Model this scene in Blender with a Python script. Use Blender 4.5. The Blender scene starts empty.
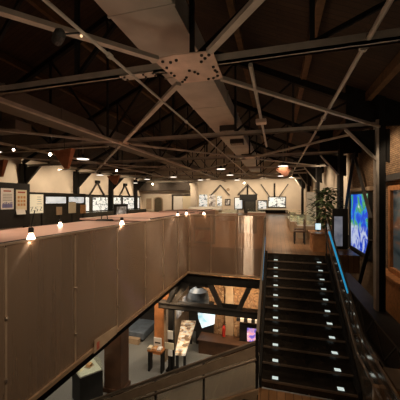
import bpy, bmesh, math, random
from mathutils import Vector, Matrix
random.seed(4)
scene = bpy.context.scene
COL = scene.collection
PI = math.pi

# ------------------------------------------------------------------ materials
def new_mat(name):
    m = bpy.data.materials.new(name); m.use_nodes = True
    nt = m.node_tree
    return m, nt, nt.nodes.get('Principled BSDF')

def plain(name, col, rough=.5, metal=0.0, var=0.25, scale=6.0, spec=.5, bump=0.0):
    m, nt, p = new_mat(name)
    p.inputs['Roughness'].default_value = rough
    p.inputs['Metallic'].default_value = metal
    p.inputs['Specular IOR Level'].default_value = spec
    tc = nt.nodes.new('ShaderNodeTexCoord')
    n = nt.nodes.new('ShaderNodeTexNoise'); n.inputs['Scale'].default_value = scale
    n.inputs['Detail'].default_value = 5
    nt.links.new(tc.outputs['Object'], n.inputs['Vector'])
    r = nt.nodes.new('ShaderNodeValToRGB')
    a = [c * (1 - var) for c in col]; b = [min(1, c * (1 + var)) for c in col]
    r.color_ramp.elements[0].position = .3; r.color_ramp.elements[0].color = (*a, 1)
    r.color_ramp.elements[1].position = .7; r.color_ramp.elements[1].color = (*b, 1)
    nt.links.new(n.outputs['Fac'], r.inputs['Fac'])
    nt.links.new(r.outputs['Color'], p.inputs['Base Color'])
    if bump:
        bp = nt.nodes.new('ShaderNodeBump'); bp.inputs['Strength'].default_value = bump
        nt.links.new(n.outputs['Fac'], bp.inputs['Height'])
        nt.links.new(bp.outputs['Normal'], p.inputs['Normal'])
    return m

def emit(name, col, strength):
    m, nt, p = new_mat(name)
    p.inputs['Base Color'].default_value = (*[c * .5 for c in col], 1)
    p.inputs['Emission Color'].default_value = (*col, 1)
    p.inputs['Emission Strength'].default_value = strength
    return m

def planks(name, c1, c2, width, length, rough, rot=(0, 0, 0), bump=.15, mortar=.012, upright=False):
    m, nt, p = new_mat(name)
    p.inputs['Roughness'].default_value = rough
    tc = nt.nodes.new('ShaderNodeTexCoord')
    mp = nt.nodes.new('ShaderNodeMapping'); mp.inputs['Rotation'].default_value = rot
    if upright:
        sp = nt.nodes.new('ShaderNodeSeparateXYZ'); cb = nt.nodes.new('ShaderNodeCombineXYZ')
        nt.links.new(tc.outputs['Object'], sp.inputs[0])
        nt.links.new(sp.outputs['Y'], cb.inputs['X']); nt.links.new(sp.outputs['Z'], cb.inputs['Y'])
        nt.links.new(cb.outputs[0], mp.inputs['Vector'])
    else:
        nt.links.new(tc.outputs['Object'], mp.inputs['Vector'])
    b = nt.nodes.new('ShaderNodeTexBrick')
    b.inputs['Color1'].default_value = (*c1, 1); b.inputs['Color2'].default_value = (*c2, 1)
    b.inputs['Mortar'].default_value = (c1[0]*.25, c1[1]*.25, c1[2]*.25, 1)
    b.inputs['Scale'].default_value = 1; b.inputs['Mortar Size'].default_value = mortar
    b.inputs['Brick Width'].default_value = length; b.inputs['Row Height'].default_value = width
    nt.links.new(mp.outputs['Vector'], b.inputs['Vector'])
    n = nt.nodes.new('ShaderNodeTexNoise'); n.inputs['Scale'].default_value = 4
    n.inputs['Detail'].default_value = 8
    nt.links.new(mp.outputs['Vector'], n.inputs['Vector'])
    mx = nt.nodes.new('ShaderNodeMixRGB'); mx.blend_type = 'MULTIPLY'; mx.inputs['Fac'].default_value = .6
    nt.links.new(b.outputs['Color'], mx.inputs['Color1'])
    nt.links.new(n.outputs['Fac'], mx.inputs['Color2'])
    nt.links.new(mx.outputs['Color'], p.inputs['Base Color'])
    bp = nt.nodes.new('ShaderNodeBump'); bp.inputs['Strength'].default_value = bump
    bp.inputs['Distance'].default_value = .02
    nt.links.new(b.outputs['Fac'], bp.inputs['Height']); bp.invert = True
    nt.links.new(bp.outputs['Normal'], p.inputs['Normal'])
    return m

def glassy(name, tint, body, body_fac, rough=.05, gloss_min=.06, brushed=0.0, gcol=(1, .93, .86)):
    """see-through pane: tinted transparency + a tinted film + mirror-like reflection"""
    m = bpy.data.materials.new(name); m.use_nodes = True
    nt = m.node_tree; nt.nodes.clear()
    out = nt.nodes.new('ShaderNodeOutputMaterial')
    tr = nt.nodes.new('ShaderNodeBsdfTransparent'); tr.inputs['Color'].default_value = (*tint, 1)
    df = nt.nodes.new('ShaderNodeBsdfDiffuse'); df.inputs['Color'].default_value = (*body, 1)
    gl = nt.nodes.new('ShaderNodeBsdfGlossy'); gl.inputs['Roughness'].default_value = rough
    gl.inputs['Color'].default_value = (*gcol, 1)
    if brushed:
        gl.inputs['Anisotropy'].default_value = .85
        tg = nt.nodes.new('ShaderNodeTangent'); tg.direction_type = 'RADIAL'; tg.axis = 'Z'
        nt.links.new(tg.outputs['Tangent'], gl.inputs['Tangent'])
    if brushed:                                   # rolled film: streaks running up the pane
        tc = nt.nodes.new('ShaderNodeTexCoord'); mp = nt.nodes.new('ShaderNodeMapping')
        mp.inputs['Scale'].default_value = (4, 4, .12)
        n = nt.nodes.new('ShaderNodeTexNoise'); n.inputs['Scale'].default_value = 2.2; n.inputs['Detail'].default_value = 4
        nt.links.new(tc.outputs['Object'], mp.inputs['Vector']); nt.links.new(mp.outputs['Vector'], n.inputs['Vector'])
        r = nt.nodes.new('ShaderNodeValToRGB')
        r.color_ramp.elements[0].position = .3; r.color_ramp.elements[0].color = (*[c*(1-brushed) for c in body], 1)
        r.color_ramp.elements[1].position = .7; r.color_ramp.elements[1].color = (*[c*(1+brushed) for c in body], 1)
        nt.links.new(n.outputs['Fac'], r.inputs['Fac']); nt.links.new(r.outputs['Color'], df.inputs['Color'])
        bp = nt.nodes.new('ShaderNodeBump'); bp.inputs['Strength'].default_value = .12; bp.inputs['Distance'].default_value = .03
        nt.links.new(n.outputs['Fac'], bp.inputs['Height']); nt.links.new(bp.outputs['Normal'], gl.inputs['Normal'])
    m1 = nt.nodes.new('ShaderNodeMixShader'); m1.inputs['Fac'].default_value = body_fac
    nt.links.new(tr.outputs[0], m1.inputs[1]); nt.links.new(df.outputs[0], m1.inputs[2])
    lw = nt.nodes.new('ShaderNodeLayerWeight'); lw.inputs['Blend'].default_value = .5
    pw = nt.nodes.new('ShaderNodeMath'); pw.operation = 'POWER'; pw.inputs[1].default_value = 4.5
    nt.links.new(lw.outputs['Facing'], pw.inputs[0])
    ad = nt.nodes.new('ShaderNodeMath'); ad.operation = 'MULTIPLY_ADD'; ad.use_clamp = True
    ad.inputs[1].default_value = .85; ad.inputs[2].default_value = gloss_min
    nt.links.new(pw.outputs[0], ad.inputs[0])
    m2 = nt.nodes.new('ShaderNodeMixShader')
    nt.links.new(ad.outputs[0], m2.inputs['Fac'])
    nt.links.new(m1.outputs[0], m2.inputs[1]); nt.links.new(gl.outputs[0], m2.inputs[2])
    nt.links.new(m2.outputs[0], out.inputs['Surface'])
    return m

def ramp_emit(name, stops, scale, strength, stretch=(1, 1, 1), detail=4, dist=0.6):
    """backlit print: blotchy picture made of noise, glowing"""
    m, nt, p = new_mat(name)
    tc = nt.nodes.new('ShaderNodeTexCoord')
    mp = nt.nodes.new('ShaderNodeMapping'); mp.inputs['Scale'].default_value = stretch
    n = nt.nodes.new('ShaderNodeTexNoise'); n.inputs['Scale'].default_value = scale
    n.inputs['Detail'].default_value = detail; n.inputs['Distortion'].default_value = dist
    nt.links.new(tc.outputs['Object'], mp.inputs['Vector']); nt.links.new(mp.outputs['Vector'], n.inputs['Vector'])
    r = nt.nodes.new('ShaderNodeValToRGB')
    while len(r.color_ramp.elements) < len(stops): r.color_ramp.elements.new(.5)
    for e, (pos, c) in zip(r.color_ramp.elements, stops):
        e.position = pos; e.color = (*c, 1)
    nt.links.new(n.outputs['Fac'], r.inputs['Fac'])
    nt.links.new(r.outputs['Color'], p.inputs['Base Color'])
    nt.links.new(r.outputs['Color'], p.inputs['Emission Color'])
    p.inputs['Emission Strength'].default_value = strength
    p.inputs['Roughness'].default_value = .3
    return m

def world_map():
    m, nt, p = new_mat('map_screen')
    tc = nt.nodes.new('ShaderNodeTexCoord')
    n = nt.nodes.new('ShaderNodeTexNoise'); n.inputs['Scale'].default_value = 1.15
    n.inputs['Detail'].default_value = 7; n.inputs['Distortion'].default_value = .8
    mp = nt.nodes.new('ShaderNodeMapping'); mp.inputs['Location'].default_value = (0, 1.3, .35)
    nt.links.new(tc.outputs['Object'], mp.inputs['Vector']); nt.links.new(mp.outputs['Vector'], n.inputs['Vector'])
    r = nt.nodes.new('ShaderNodeValToRGB'); cr = r.color_ramp
    for _ in range(4): cr.elements.new(.5)
    for e, (pos, c) in zip(cr.elements, [(.0, (.0, .02, .35)), (.46, (.0, .07, .75)), (.51, (.04, .36, .80)),
                                         (.53, (.03, .35, .12)), (.60, (.10, .45, .16)), (.66, (.8, .85, .95))]):
        e.position = pos; e.color = (*c, 1)
    nt.links.new(n.outputs['Fac'], r.inputs['Fac'])
    # icy lower part of the map
    n2 = nt.nodes.new('ShaderNodeTexNoise'); n2.inputs['Scale'].default_value = 1.6
    n2.inputs['Detail'].default_value = 6; n2.inputs['Distortion'].default_value = 1.5
    nt.links.new(tc.outputs['Object'], n2.inputs['Vector'])
    r2 = nt.nodes.new('ShaderNodeValToRGB'); c2 = r2.color_ramp
    c2.elements[0].position = .42; c2.elements[0].color = (.0, .05, .6, 1)
    c2.elements[1].position = .54; c2.elements[1].color = (.55, .62, .85, 1)
    nt.links.new(n2.outputs['Fac'], r2.inputs['Fac'])
    sx = nt.nodes.new('ShaderNodeSeparateXYZ'); nt.links.new(tc.outputs['Object'], sx.inputs[0])
    mr = nt.nodes.new('ShaderNodeMapRange'); mr.inputs['From Min'].default_value = 1.35
    mr.inputs['From Max'].default_value = 1.0
    nt.links.new(sx.outputs['Z'], mr.inputs['Value'])
    mx = nt.nodes.new('ShaderNodeMixRGB')
    nt.links.new(mr.outputs['Result'], mx.inputs['Fac'])
    nt.links.new(r.outputs['Color'], mx.inputs['Color1']); nt.links.new(r2.outputs['Color'], mx.inputs['Color2'])
    nt.links.new(mx.outputs['Color'], p.inputs['Emission Color'])
    p.inputs['Base Color'].default_value = (.01, .01, .02, 1)
    p.inputs['Emission Strength'].default_value = .8
    return m

def voronoi_stone(name):
    m, nt, p = new_mat(name)
    p.inputs['Roughness'].default_value = .9
    tc = nt.nodes.new('ShaderNodeTexCoord')
    v = nt.nodes.new('ShaderNodeTexVoronoi'); v.inputs['Scale'].default_value = 7.5
    nt.links.new(tc.outputs['Object'], v.inputs['Vector'])
    r = nt.nodes.new('ShaderNodeValToRGB'); cr = r.color_ramp
    cr.elements.new(.5); cr.elements.new(.8)
    for e, (pos, c) in zip(cr.elements, [(0, (.16, .09, .045)), (.4, (.42, .25, .13)), (.7, (.30, .16, .08)), (1, (.62, .45, .28))]):
        e.position = pos; e.color = (*c, 1)
    nt.links.new(v.outputs['Color'], r.inputs['Fac'])
    v2 = nt.nodes.new('ShaderNodeTexVoronoi'); v2.feature = 'DISTANCE_TO_EDGE'; v2.inputs['Scale'].default_value = 7.5
    nt.links.new(tc.outputs['Object'], v2.inputs['Vector'])
    mr = nt.nodes.new('ShaderNodeMapRange'); mr.inputs['From Max'].default_value = .08
    nt.links.new(v2.outputs['Distance'], mr.inputs['Value'])
    mx = nt.nodes.new('ShaderNodeMixRGB'); mx.inputs['Color1'].default_value = (.24, .15, .085, 1)
    nt.links.new(mr.outputs['Result'], mx.inputs['Fac']); nt.links.new(r.outputs['Color'], mx.inputs['Color2'])
    nt.links.new(mx.outputs['Color'], p.inputs['Base Color'])
    bp = nt.nodes.new('ShaderNodeBump'); bp.inputs['Strength'].default_value = .8; bp.inputs['Distance'].default_value = .04
    nt.links.new(mr.outputs['Result'], bp.inputs['Height']); nt.links.new(bp.outputs['Normal'], p.inputs['Normal'])
    return m

M = {}
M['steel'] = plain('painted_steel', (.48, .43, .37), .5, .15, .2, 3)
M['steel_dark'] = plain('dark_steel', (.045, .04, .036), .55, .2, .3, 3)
M['steel_black'] = plain('black_steel', (.012, .011, .010), .75, 0, .3, 3, .2)
M['plate'] = plain('gusset_steel', (.68, .54, .45), .42, .25, .15, 4)
M['bolt'] = plain('bolt_steel', (.03, .025, .02), .5, .3)
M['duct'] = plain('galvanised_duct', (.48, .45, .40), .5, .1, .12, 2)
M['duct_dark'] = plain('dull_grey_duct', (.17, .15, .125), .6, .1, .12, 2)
M['deck'] = planks('roof_boards', (.066, .034, .016), (.036, .019, .010), .18, 4.0, .8, (0, 0, 0), .4)
M['purlin'] = plain('purlin_timber', (.13, .07, .03), .8, 0, .3, 5)
M['plaster'] = plain('cream_plaster', (.74, .65, .53), .9, 0, .05, 1.5)
M['soffit'] = plain('dark_soffit', (.05, .038, .028), .8)
M['floor'] = planks('floor_boards', (.48, .25, .12), (.38, .19, .085), .14, 2.2, .28, (0, 0, PI/2), .1, .006)
M['carpet'] = plain('grey_carpet', (.21, .22, .215), .95, 0, .12, 30)
M['brick'] = planks('red_brown_brick', (.38, .23, .12), (.22, .125, .06), .075, .22, .9, (0, 0, 0), .6, .012, True)
M['stone'] = voronoi_stone('rubble_stone')
M['bronze'] = glassy('bronze_glass', (.62, .47, .34), (.33, .235, .165), .62, .26, .22, .07)
M['bronze_far'] = glassy('bronze_glass_clearer', (.78, .60, .46), (.42, .30, .21), .28, .22, .18, .07)
M['mirror'] = glassy('smoked_glass', (.45, .42, .38), (.24, .19, .15), .48, .14, .40)
M['clear'] = glassy('clear_glass', (.82, .76, .68), (.36, .26, .18), .24, .06, .10)
M['case_glass'] = glassy('showcase_glass', (.92, .96, .93), (.5, .55, .5), .06, .03, .02)
M['fascia'] = plain('brown_fascia', (.20, .125, .075), .5, 0, .12, 2)
M['trim'] = plain('brushed_brass_trim', (.52, .36, .23), .35, .5, .12, 5)
M['post'] = plain('glass_edge_steel', (.42, .31, .22), .3, .35, .15, 5)
M['rail'] = plain('satin_rail_steel', (.36, .29, .23), .28, .75, .1, 6)
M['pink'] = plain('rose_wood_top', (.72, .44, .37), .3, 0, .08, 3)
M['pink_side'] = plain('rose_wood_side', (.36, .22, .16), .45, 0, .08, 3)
M['tread'] = plain('black_stone_tread', (.022, .017, .013), .22, 0, .3, 12)
M['nosing'] = plain('worn_nosing', (.12, .085, .06), .4, 0, .2, 12)
M['white'] = plain('white_board', (.80, .77, .71), .6, 0, .04, 3)
M['cream'] = plain('cream_paper', (.78, .70, .52), .7, 0, .06, 8)
M['paper'] = plain('white_paper', (.85, .82, .78), .7, 0, .03, 8)
M['red_ink'] = plain('red_ink', (.45, .10, .06), .7)
M['blue_ink'] = plain('blue_ink', (.20, .20, .42), .7)
M['grey_ink'] = plain('grey_ink', (.30, .28, .26), .7)
M['orange_ink'] = plain('orange_ink', (.62, .33, .14), .7)
M['black'] = plain('matt_black', (.012, .012, .012), .6)
M['dark_panel'] = plain('dark_olive_panel', (.045, .042, .034), .6)
M['tan'] = plain('tan_panel', (.40, .29, .19), .6, 0, .12, 6)
M['copper'] = plain('copper_sheet', (.40, .15, .07), .45, .3, .25, 5)
M['copper_dull'] = plain('dull_copper', (.20, .085, .05), .6, 0, .25, 5)  # same copper with the far hood's dimmer light put into its colour
M['timber'] = plain('orange_timber', (.42, .17, .055), .55, 0, .3, 7)
M['post_timber'] = plain('warm_timber_cladding', (.58, .24, .09), .5, 0, .25, 3)
M['post_dark'] = plain('dark_timber_cladding', (.075, .034, .016), .6, 0, .3, 3)  # post cladding with shade put into its colour; also plain dark wood
M['desk'] = plain('desk_wood', (.40, .18, .07), .4, 0, .25, 5)
M['leaf'] = plain('leaf_green', (.055, .085, .03), .5, 0, .5, 9)
M['soil'] = plain('soil', (.03, .02, .015), .9)
M['red'] = plain('red_paint', (.45, .03, .02), .4)
M['blue_cloth'] = plain('slate_blue_top', (.11, .14, .18), .5)
M['lamp_on'] = emit('lit_lens', (1, .80, .58), 30)
M['bell_on'] = emit('lit_bell', (1, .72, .52), 9)
M['disc_on'] = emit('lit_diffuser', (1, .88, .74), 2.2)
M['step_on'] = emit('lit_step_marker', (.80, .94, .90), .60)
M['led'] = emit('blue_led', (.02, .30, .55), .75)  # glowing blue; on the left stair glass it stands for a reflection
M['map'] = world_map()
M['photo'] = ramp_emit('backlit_photo', [(.36, (.10, .11, .12)), (.47, (.42, .46, .47)), (.62, (.95, .97, .95))], 2.6, .62, (1, 1, 1.6))
M['photo_pale'] = ramp_emit('backlit_strip', [(.3, (.35, .38, .38)), (.5, (.75, .79, .78)), (.7, (1, 1, .97))], 2.6, .62)
M['photo_grey'] = ramp_emit('grey_photo', [(.36, (.12, .09, .07)), (.5, (.42, .38, .33)), (.62, (.8, .75, .68))], 2.4, .35)
M['cyan_screen'] = ramp_emit('cyan_screen', [(.3, (.25, .55, .70)), (.5, (.62, .85, .92)), (.7, (.95, 1, 1))], 2.5, .85)
M['pink_screen'] = ramp_emit('pink_screen', [(.40, (.16, .12, .55)), (.5, (.55, .35, .75)), (.58, (.9, .35, .35)), (.68, (.9, .8, .95))], 5, .8)
M['diorama'] = ramp_emit('dim_seascape', [(.3, (.02, .035, .045)), (.5, (.07, .10, .11)), (.62, (.22, .10, .05)), (.75, (.5, .45, .38))], 1.4, .18, (1, .5, 1.5))
M['grey_screen'] = ramp_emit('grey_screen', [(.3, (.12, .13, .17)), (.7, (.30, .31, .36))], 3, .5)
M['exhibit'] = ramp_emit('lit_table_print', [(.38, (.25, .15, .08)), (.5, (.85, .62, .38)), (.62, (1, .90, .74))], 4, .30, detail=6)

# ------------------------------------------------------------------ mesh helpers
class B:
    def __init__(s): s.bm = bmesh.new()
    def box(s, x0, x1, y0, y1, z0, z1):
        v = [s.bm.verts.new((x, y, z)) for z in (z0, z1) for y in (y0, y1) for x in (x0, x1)]
        for f in ((0,2,3,1), (4,5,7,6), (0,1,5,4), (2,6,7,3), (0,4,6,2), (1,3,7,5)):
            s.bm.faces.new([v[i] for i in f])
        return s
    def hull(s, pts, faces):
        v = [s.bm.verts.new(p) for p in pts]
        for f in faces: s.bm.faces.new([v[i] for i in f])
        return s
    def prism(s, poly, axis, a, b):
        """polygon (list of 2-tuples) extruded along axis 'x','y' or 'z' from a to b"""
        def P(u, w, t): return {'x': (t, u, w), 'y': (u, t, w), 'z': (u, w, t)}[axis]
        A = [s.bm.verts.new(P(u, w, a)) for u, w in poly]
        Bv = [s.bm.verts.new(P(u, w, b)) for u, w in poly]
        n = len(poly)
        s.bm.faces.new(A); s.bm.faces.new(Bv[::-1])
        for i in range(n): s.bm.faces.new((A[i], Bv[i], Bv[(i+1) % n], A[(i+1) % n]))
        return s
    def bar(s, p, q, w, h, up=(0, 0, 1)):
        p, q = Vector(p), Vector(q); d = (q - p).normalized(); u = Vector(up)
        if abs(d.dot(u)) > .98: u = Vector((0, 1, 0))
        a = d.cross(u).normalized(); b = a.cross(d).normalized()
        v = []
        for o in (p, q):
            for i, j in ((-1,-1), (1,-1), (1,1), (-1,1)):
                v.append(s.bm.verts.new(o + a*w*.5*i + b*h*.5*j))
        for f in ((0,1,2,3), (7,6,5,4), (0,4,5,1), (1,5,6,2), (2,6,7,3), (3,7,4,0)):
            s.bm.faces.new([v[i] for i in f])
        return s
    def tube(s, pts, r, n=10):
        for p, q in zip(pts[:-1], pts[1:]):
            p, q = Vector(p), Vector(q); d = q - p
            m = Matrix.Translation((p + q)/2) @ d.to_track_quat('Z', 'Y').to_matrix().to_4x4()
            bmesh.ops.create_cone(s.bm, cap_ends=True, segments=n, radius1=r, radius2=r, depth=d.length, matrix=m)
        return s
    def lathe(s, c, prof, n=20, axis=(0, 0, 1)):
        """profile [(r, t)...] spun round an axis through c"""
        rot = Vector(axis).to_track_quat('Z', 'Y').to_matrix(); c = Vector(c); rings = []
        for r, t in prof:
            rings.append([s.bm.verts.new(c + rot @ Vector((r*math.cos(2*PI*i/n), r*math.sin(2*PI*i/n), t))) for i in range(n)])
        for a, b in zip(rings[:-1], rings[1:]):
            for i in range(n): s.bm.faces.new((a[i], a[(i+1) % n], b[(i+1) % n], b[i]))
        s.bm.faces.new(rings[0][::-1]); s.bm.faces.new(rings[-1])
        return s
    def done(s, name, mat, parent=None, bevel=0):
        bmesh.ops.recalc_face_normals(s.bm, faces=s.bm.faces[:])
        if bevel:
            bmesh.ops.bevel(s.bm, geom=s.bm.edges[:], offset=bevel, segments=2, affect='EDGES', profile=.5)
        off = Vector((0, 0, 0)); q = parent
        while q is not None: off += q.location; q = q.parent
        me = bpy.data.meshes.new(name)
        if parent is not None: bmesh.ops.translate(s.bm, verts=s.bm.verts[:], vec=-off)
        s.bm.to_mesh(me); s.bm.free()
        o = bpy.data.objects.new(name, me); COL.objects.link(o)
        me.materials.append(M[mat] if isinstance(mat, str) else mat)
        if parent is not None: o.parent = parent
        return o

def box(*a): return B().box(*a)
def tag(o, label, cat, group=None):
    o['label'] = label; o['category'] = cat
    if group: o['group'] = group
    return o
def thing(name, label, cat, loc, group=None):
    o = bpy.data.objects.new(name, None); COL.objects.link(o); o.location = loc
    o.empty_display_size = .2
    return tag(o, label, cat, group)
def struct(name, b, mat):
    o = b.done(name, mat); o['kind'] = 'structure'; return o
def copy_tree(o, loc, label=None, group=None):
    c = o.copy(); COL.objects.link(c); c.location = loc
    if label: c['label'] = label
    if group: c['group'] = group
    for ch in list(o.children):
        d = ch.copy(); COL.objects.link(d); d.parent = c
        for g in list(ch.children):
            e = g.copy(); COL.objects.link(e); e.parent = d
    return c

# ------------------------------------------------------------------ the setting
ZL = -4.5                                   # lower storey floor
RX, RZ, SL = -7.0, 9.8, .47                 # roof ridge and slope
def roof_z(x): return RZ - SL*abs(x - RX)
struct('floor', box(-18, -3.06, -3, 35, -.86, 0), 'floor')
struct('floor_far', box(-3.06, 1.42, 9.06, 35, -.86, 0), 'floor')
struct('floor_near', box(-2.9, 4.0, -3, .9, -.5, 0), 'floor')
struct('floor_landing_edge', box(-.34, 1.42, 8.45, 9.06, -.86, 0), 'floor')
struct('floor_right', box(1.42, 2.25, 8.7, 35, -.5, 0), 'floor')
struct('floor_right_far', box(2.25, 4.0, 18.2, 35, -.5, 0), 'floor')
struct('floor_lower', box(-18, 4.4, -3, 12.2, ZL-.1, ZL), 'carpet')
struct('wall_right', box(4.15, 4.6, -2, 18.2, ZL, 5.1), 'brick')
struct('wall_right_far', box(4.05, 4.6, 18.2, 35.3, -.5, 5.1), 'plaster')
struct('wall_left', box(-18.5, -18.05, -3, 35.3, -.5, 5.0), 'plaster')
struct('wall_far', box(-18.5, 4.6, 34.7, 35.2, -.5, 9.9), 'plaster')
struct('wall_lower', box(-3.3, 1.6, 11.4, 11.9, ZL, -.86), 'stone')
struct('wall_lower_far', box(-18, -3.3, 13.5, 13.9, ZL, -.86), 'dark_panel')
# pitched boarded roof
o = B()
o.prism([(RX, RZ), (4.7, roof_z(4.7)), (4.7, roof_z(4.7)+.12), (RX, RZ+.12)], 'y', -3, 35.3)
struct('ceiling', o, 'deck')
o = B()
o.prism([(RX, RZ), (-18.6, roof_z(-18.6)), (-18.6, roof_z(-18.6)+.12), (RX, RZ+.12)], 'y', -3, 35.3)
struct('ceiling_left', o, 'deck')
struct('trim_soffit', box(-18.05, -10.7, 33.6, 34.7, 2.85, 3.9), 'soffit')
struct('trim_slab_edge', box(-3.06, -3.03, -3, 9.06, -.86, -.02), 'fascia')
struct('trim_slab_edge_far', box(-3.03, -.36, 9.03, 9.06, -.86, -.02), 'fascia')

# purlins: long roof timbers on the underside of the boards
pl_labels = ['brown timber roof purlin nearest the brick wall', 'brown timber roof purlin second in from the brick wall',
             'brown timber roof purlin third in from the brick wall', 'brown timber roof purlin fourth in from the brick wall',
             'brown timber roof purlin just right of the ridge', 'brown timber roof purlin just left of the ridge',
             'brown timber roof purlin second left of the ridge', 'brown timber roof purlin third left of the ridge']
for x, lb in zip((2.9, .9, -1.2, -3.3, -5.4, -8.6, -11.2, -13.8), pl_labels):
    z = roof_z(x)
    tag(box(x-.09, x+.09, -2.5, 34.5, z-.30, z-.02).done('roof_purlin', 'purlin'), lb, 'purlin', 'timber purlins under the roof')

# ------------------------------------------------------------------ steel roof trusses
ZC = 4.0
TY = [4.82, 10.3, 15.8, 21.3, 26.8, 32.3]
ordinal = ['nearest the camera and carrying the large bolted plate', 'second from the camera', 'third from the camera',
           'fourth from the camera', 'fifth from the camera', 'nearest the far cream wall']
NX = [-15.9, -11.1, -6.3, -1.5]
for i, Y in enumerate(TY):
    t = thing('roof_truss', 'steel roof truss spanning the hall, ' + ordinal[i], 'truss', (RX, Y, ZC), 'steel roof trusses')
    xr = 3.3
    b = B(); b.box(-17.3, xr, Y-.085, Y-.015, ZC, ZC+.14); b.box(-17.3, xr, Y+.015, Y+.085, ZC, ZC+.14)
    b.box(-17.3, xr, Y-.085, Y+.085, ZC, ZC+.02); b.done('bottom_chord', 'steel', t)
    for sx in (1, -1):
        xe = 3.8 if sx == 1 else -17.8
        B().bar((RX, Y, RZ-.42), (xe, Y, roof_z(xe)-.42), .18, .22).done('top_chord', 'steel_black', t)
    xs = [-15.5, -13, -10, RX, -4, -1.5, .55, 2.4]
    for x in xs:
        B().bar((x, Y, ZC+.14), (x, Y, roof_z(x)-.4), .08, .08).done('web_post', 'black', t)  # black puts the dimness above the chord into the web's colour
    for a, c in zip(xs[:3], xs[1:4]):
        B().bar((c, Y, ZC+.14), (a, Y, roof_z(a)-.45), .07, .07).done('web_diagonal', 'black', t)
    for a, c in zip(xs[3:-1], xs[4:]):
        B().bar((a, Y, ZC+.14), (c, Y, roof_z(c)-.45), .07, .07).done('web_diagonal', 'steel_black', t)
    # horizontal node plates under the chord with their bolts
    for nx in ([-1.5] if i % 2 == 0 else [-6.3]) + ([-11.1] if i % 2 == 0 else [-15.9]):
        big = 1.0 if (i == 0 and nx == -1.5) else .62
        w, d = .50*big, .55*big
        pl = B().prism([(nx-w-.04, Y-d+.05), (nx-w*.3, Y-d), (nx+w, Y-d+.06), (nx+w-.03, Y+d), (nx-w+.12, Y+d-.02), (nx-w+.02, Y+.1)],
                       'z', ZC-.022, ZC-.002).done('gusset_plate', 'plate', t)
        if i < 2:
            spots = []
            for (bx, by) in ((-.40,-.42), (-.28,-.36), (-.16,-.40), (.42,-.42), (.33,-.33), (.24,-.24), (.30,-.44), (-.06,.02), (.02,.10),
                             (.06,.18), (.40,0), (.40,.14), (.30,.44), (.40,.36), (.42,.20), (-.34,.44), (-.26,.36), (-.20,.27), (-.42,.02), (-.40,.14), (-.42,-.20), (.20,.45)):
                spots.append((nx + bx*big, Y + by*big))
            bolt = B().lathe((*spots[0], ZC-.022), [(.028*big, 0), (.028*big, -.02), (.016*big, -.03)], 8).done('bolt', 'bolt', pl)
            base = Vector(spots[0])
            for sxy in spots[1:]:
                c = bolt.copy(); COL.objects.link(c); c.parent = pl
                c.location = (sxy[0]-base.x, sxy[1]-base.y, 0)
    if i == 0:
        sp = box(-2.95, -2.25, Y-.10, Y+.10, ZC-.02, ZC-.001).done('splice_plate', 'steel', t)
        for k in range(4):
            for sy in (-.055, .055):
                x = -2.86 + k*.2
                B().lathe((x, Y+sy, ZC-.02), [(.022, 0), (.022, -.02)], 8).done('bolt', 'bolt', sp)

# horizontal bracing between the trusses, in a diamond pattern
def brace(p, q, label, group=None, w=.11, mat='steel'):
    return tag(B().bar((*p, ZC-.03), (*q, ZC-.03), w, .07).done('roof_brace', mat), label, 'brace', group)
cn = (-1.5, 4.82)
brace((-1.95, 4.30), (-6.2, -.6), 'steel roof brace leaving the large bolted plate up to the upper left corner')
brace((-1.05, 4.30), (3.2, -.6), 'steel roof brace leaving the large bolted plate up to the top edge')
brace((-1.95, 5.32), (-6.15, 10.15), 'steel roof brace from the large bolted plate down to the second truss node')
brace((-1.05, 5.32), (3.2, 10.2), 'slim steel roof brace from the large bolted plate towards the brick wall', w=.09)
far = 'flat steel roof brace crossing the far bays of the ceiling'
for i in range(1, 5):
    Y0, Y1 = TY[i], TY[i+1]
    offs = (-6.3, 3.3, -15.9) if i % 2 else (-1.5, -11.1)
    for x in offs:
        for d in (-4.8, 4.8):
            if -17 < x + d < 3.5:
                k = (Y1-Y0)
                brace((x + d*.06, Y0 + k*.06), (x + d*.94, Y1 - k*.06), far, 'roof braces of the far bays', .10)
for d, a in ((-4.8, 'left'),):
    brace((-11.4, 5.2), (-15.6, 10.0), 'steel roof brace in the near bay towards the left wall')
    brace((-10.8, 5.2), (-6.6, 10.0), 'steel roof brace in the near bay reaching the second truss node from the left')
tag(box(-6.36, -6.24, -2, 34.5, ZC-.10, ZC-.005).done('roof_strut', 'steel'), 'long steel roof strut running lengthwise left of the main duct', 'strut')
tag(box(-11.15, -11.05, -2, 34.5, ZC-.10, ZC-.005).done('roof_strut', 'steel'), 'long steel roof strut running lengthwise nearest the left wall', 'strut')

# ------------------------------------------------------------------ ducts, conduits
def duct(label, x0, x1, y0, y1, z0, z1, grilles, mat='duct'):
    t = thing('air_duct', label, 'duct', ((x0+x1)/2, y0, z0))
    box(x0, x1, y0, y1, z0, z1).done('duct_body', mat, t)
    for k in range(int((y1-y0)/2.4)):
        y = y0 + 1.2 + k*2.4
        b = B(); b.box(x0-.03, x1+.03, y-.02, y+.02, z0-.012, z1+.02); b.done('flange', mat, t)
    for gy in grilles:
        g = box(x0+.42, x1-.06, gy-.28, gy+.28, z0-.22, z0-.001).done('grille', 'steel_dark', t)
        for j in range(5):
            y = gy-.22+j*.11
            box(x0+.46, x1-.10, y-.012, y+.012, z0-.232, z0-.221).done('grille_bar', 'steel', g)
    return t
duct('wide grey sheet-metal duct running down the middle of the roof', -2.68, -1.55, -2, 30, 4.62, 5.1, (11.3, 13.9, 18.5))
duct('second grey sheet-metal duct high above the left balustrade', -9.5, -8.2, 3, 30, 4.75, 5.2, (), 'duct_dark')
duct('short box duct branch crossing under the left duct', -11.2, -9.6, 8.2, 8.9, 4.3, 4.65, (), 'duct_dark')

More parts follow.
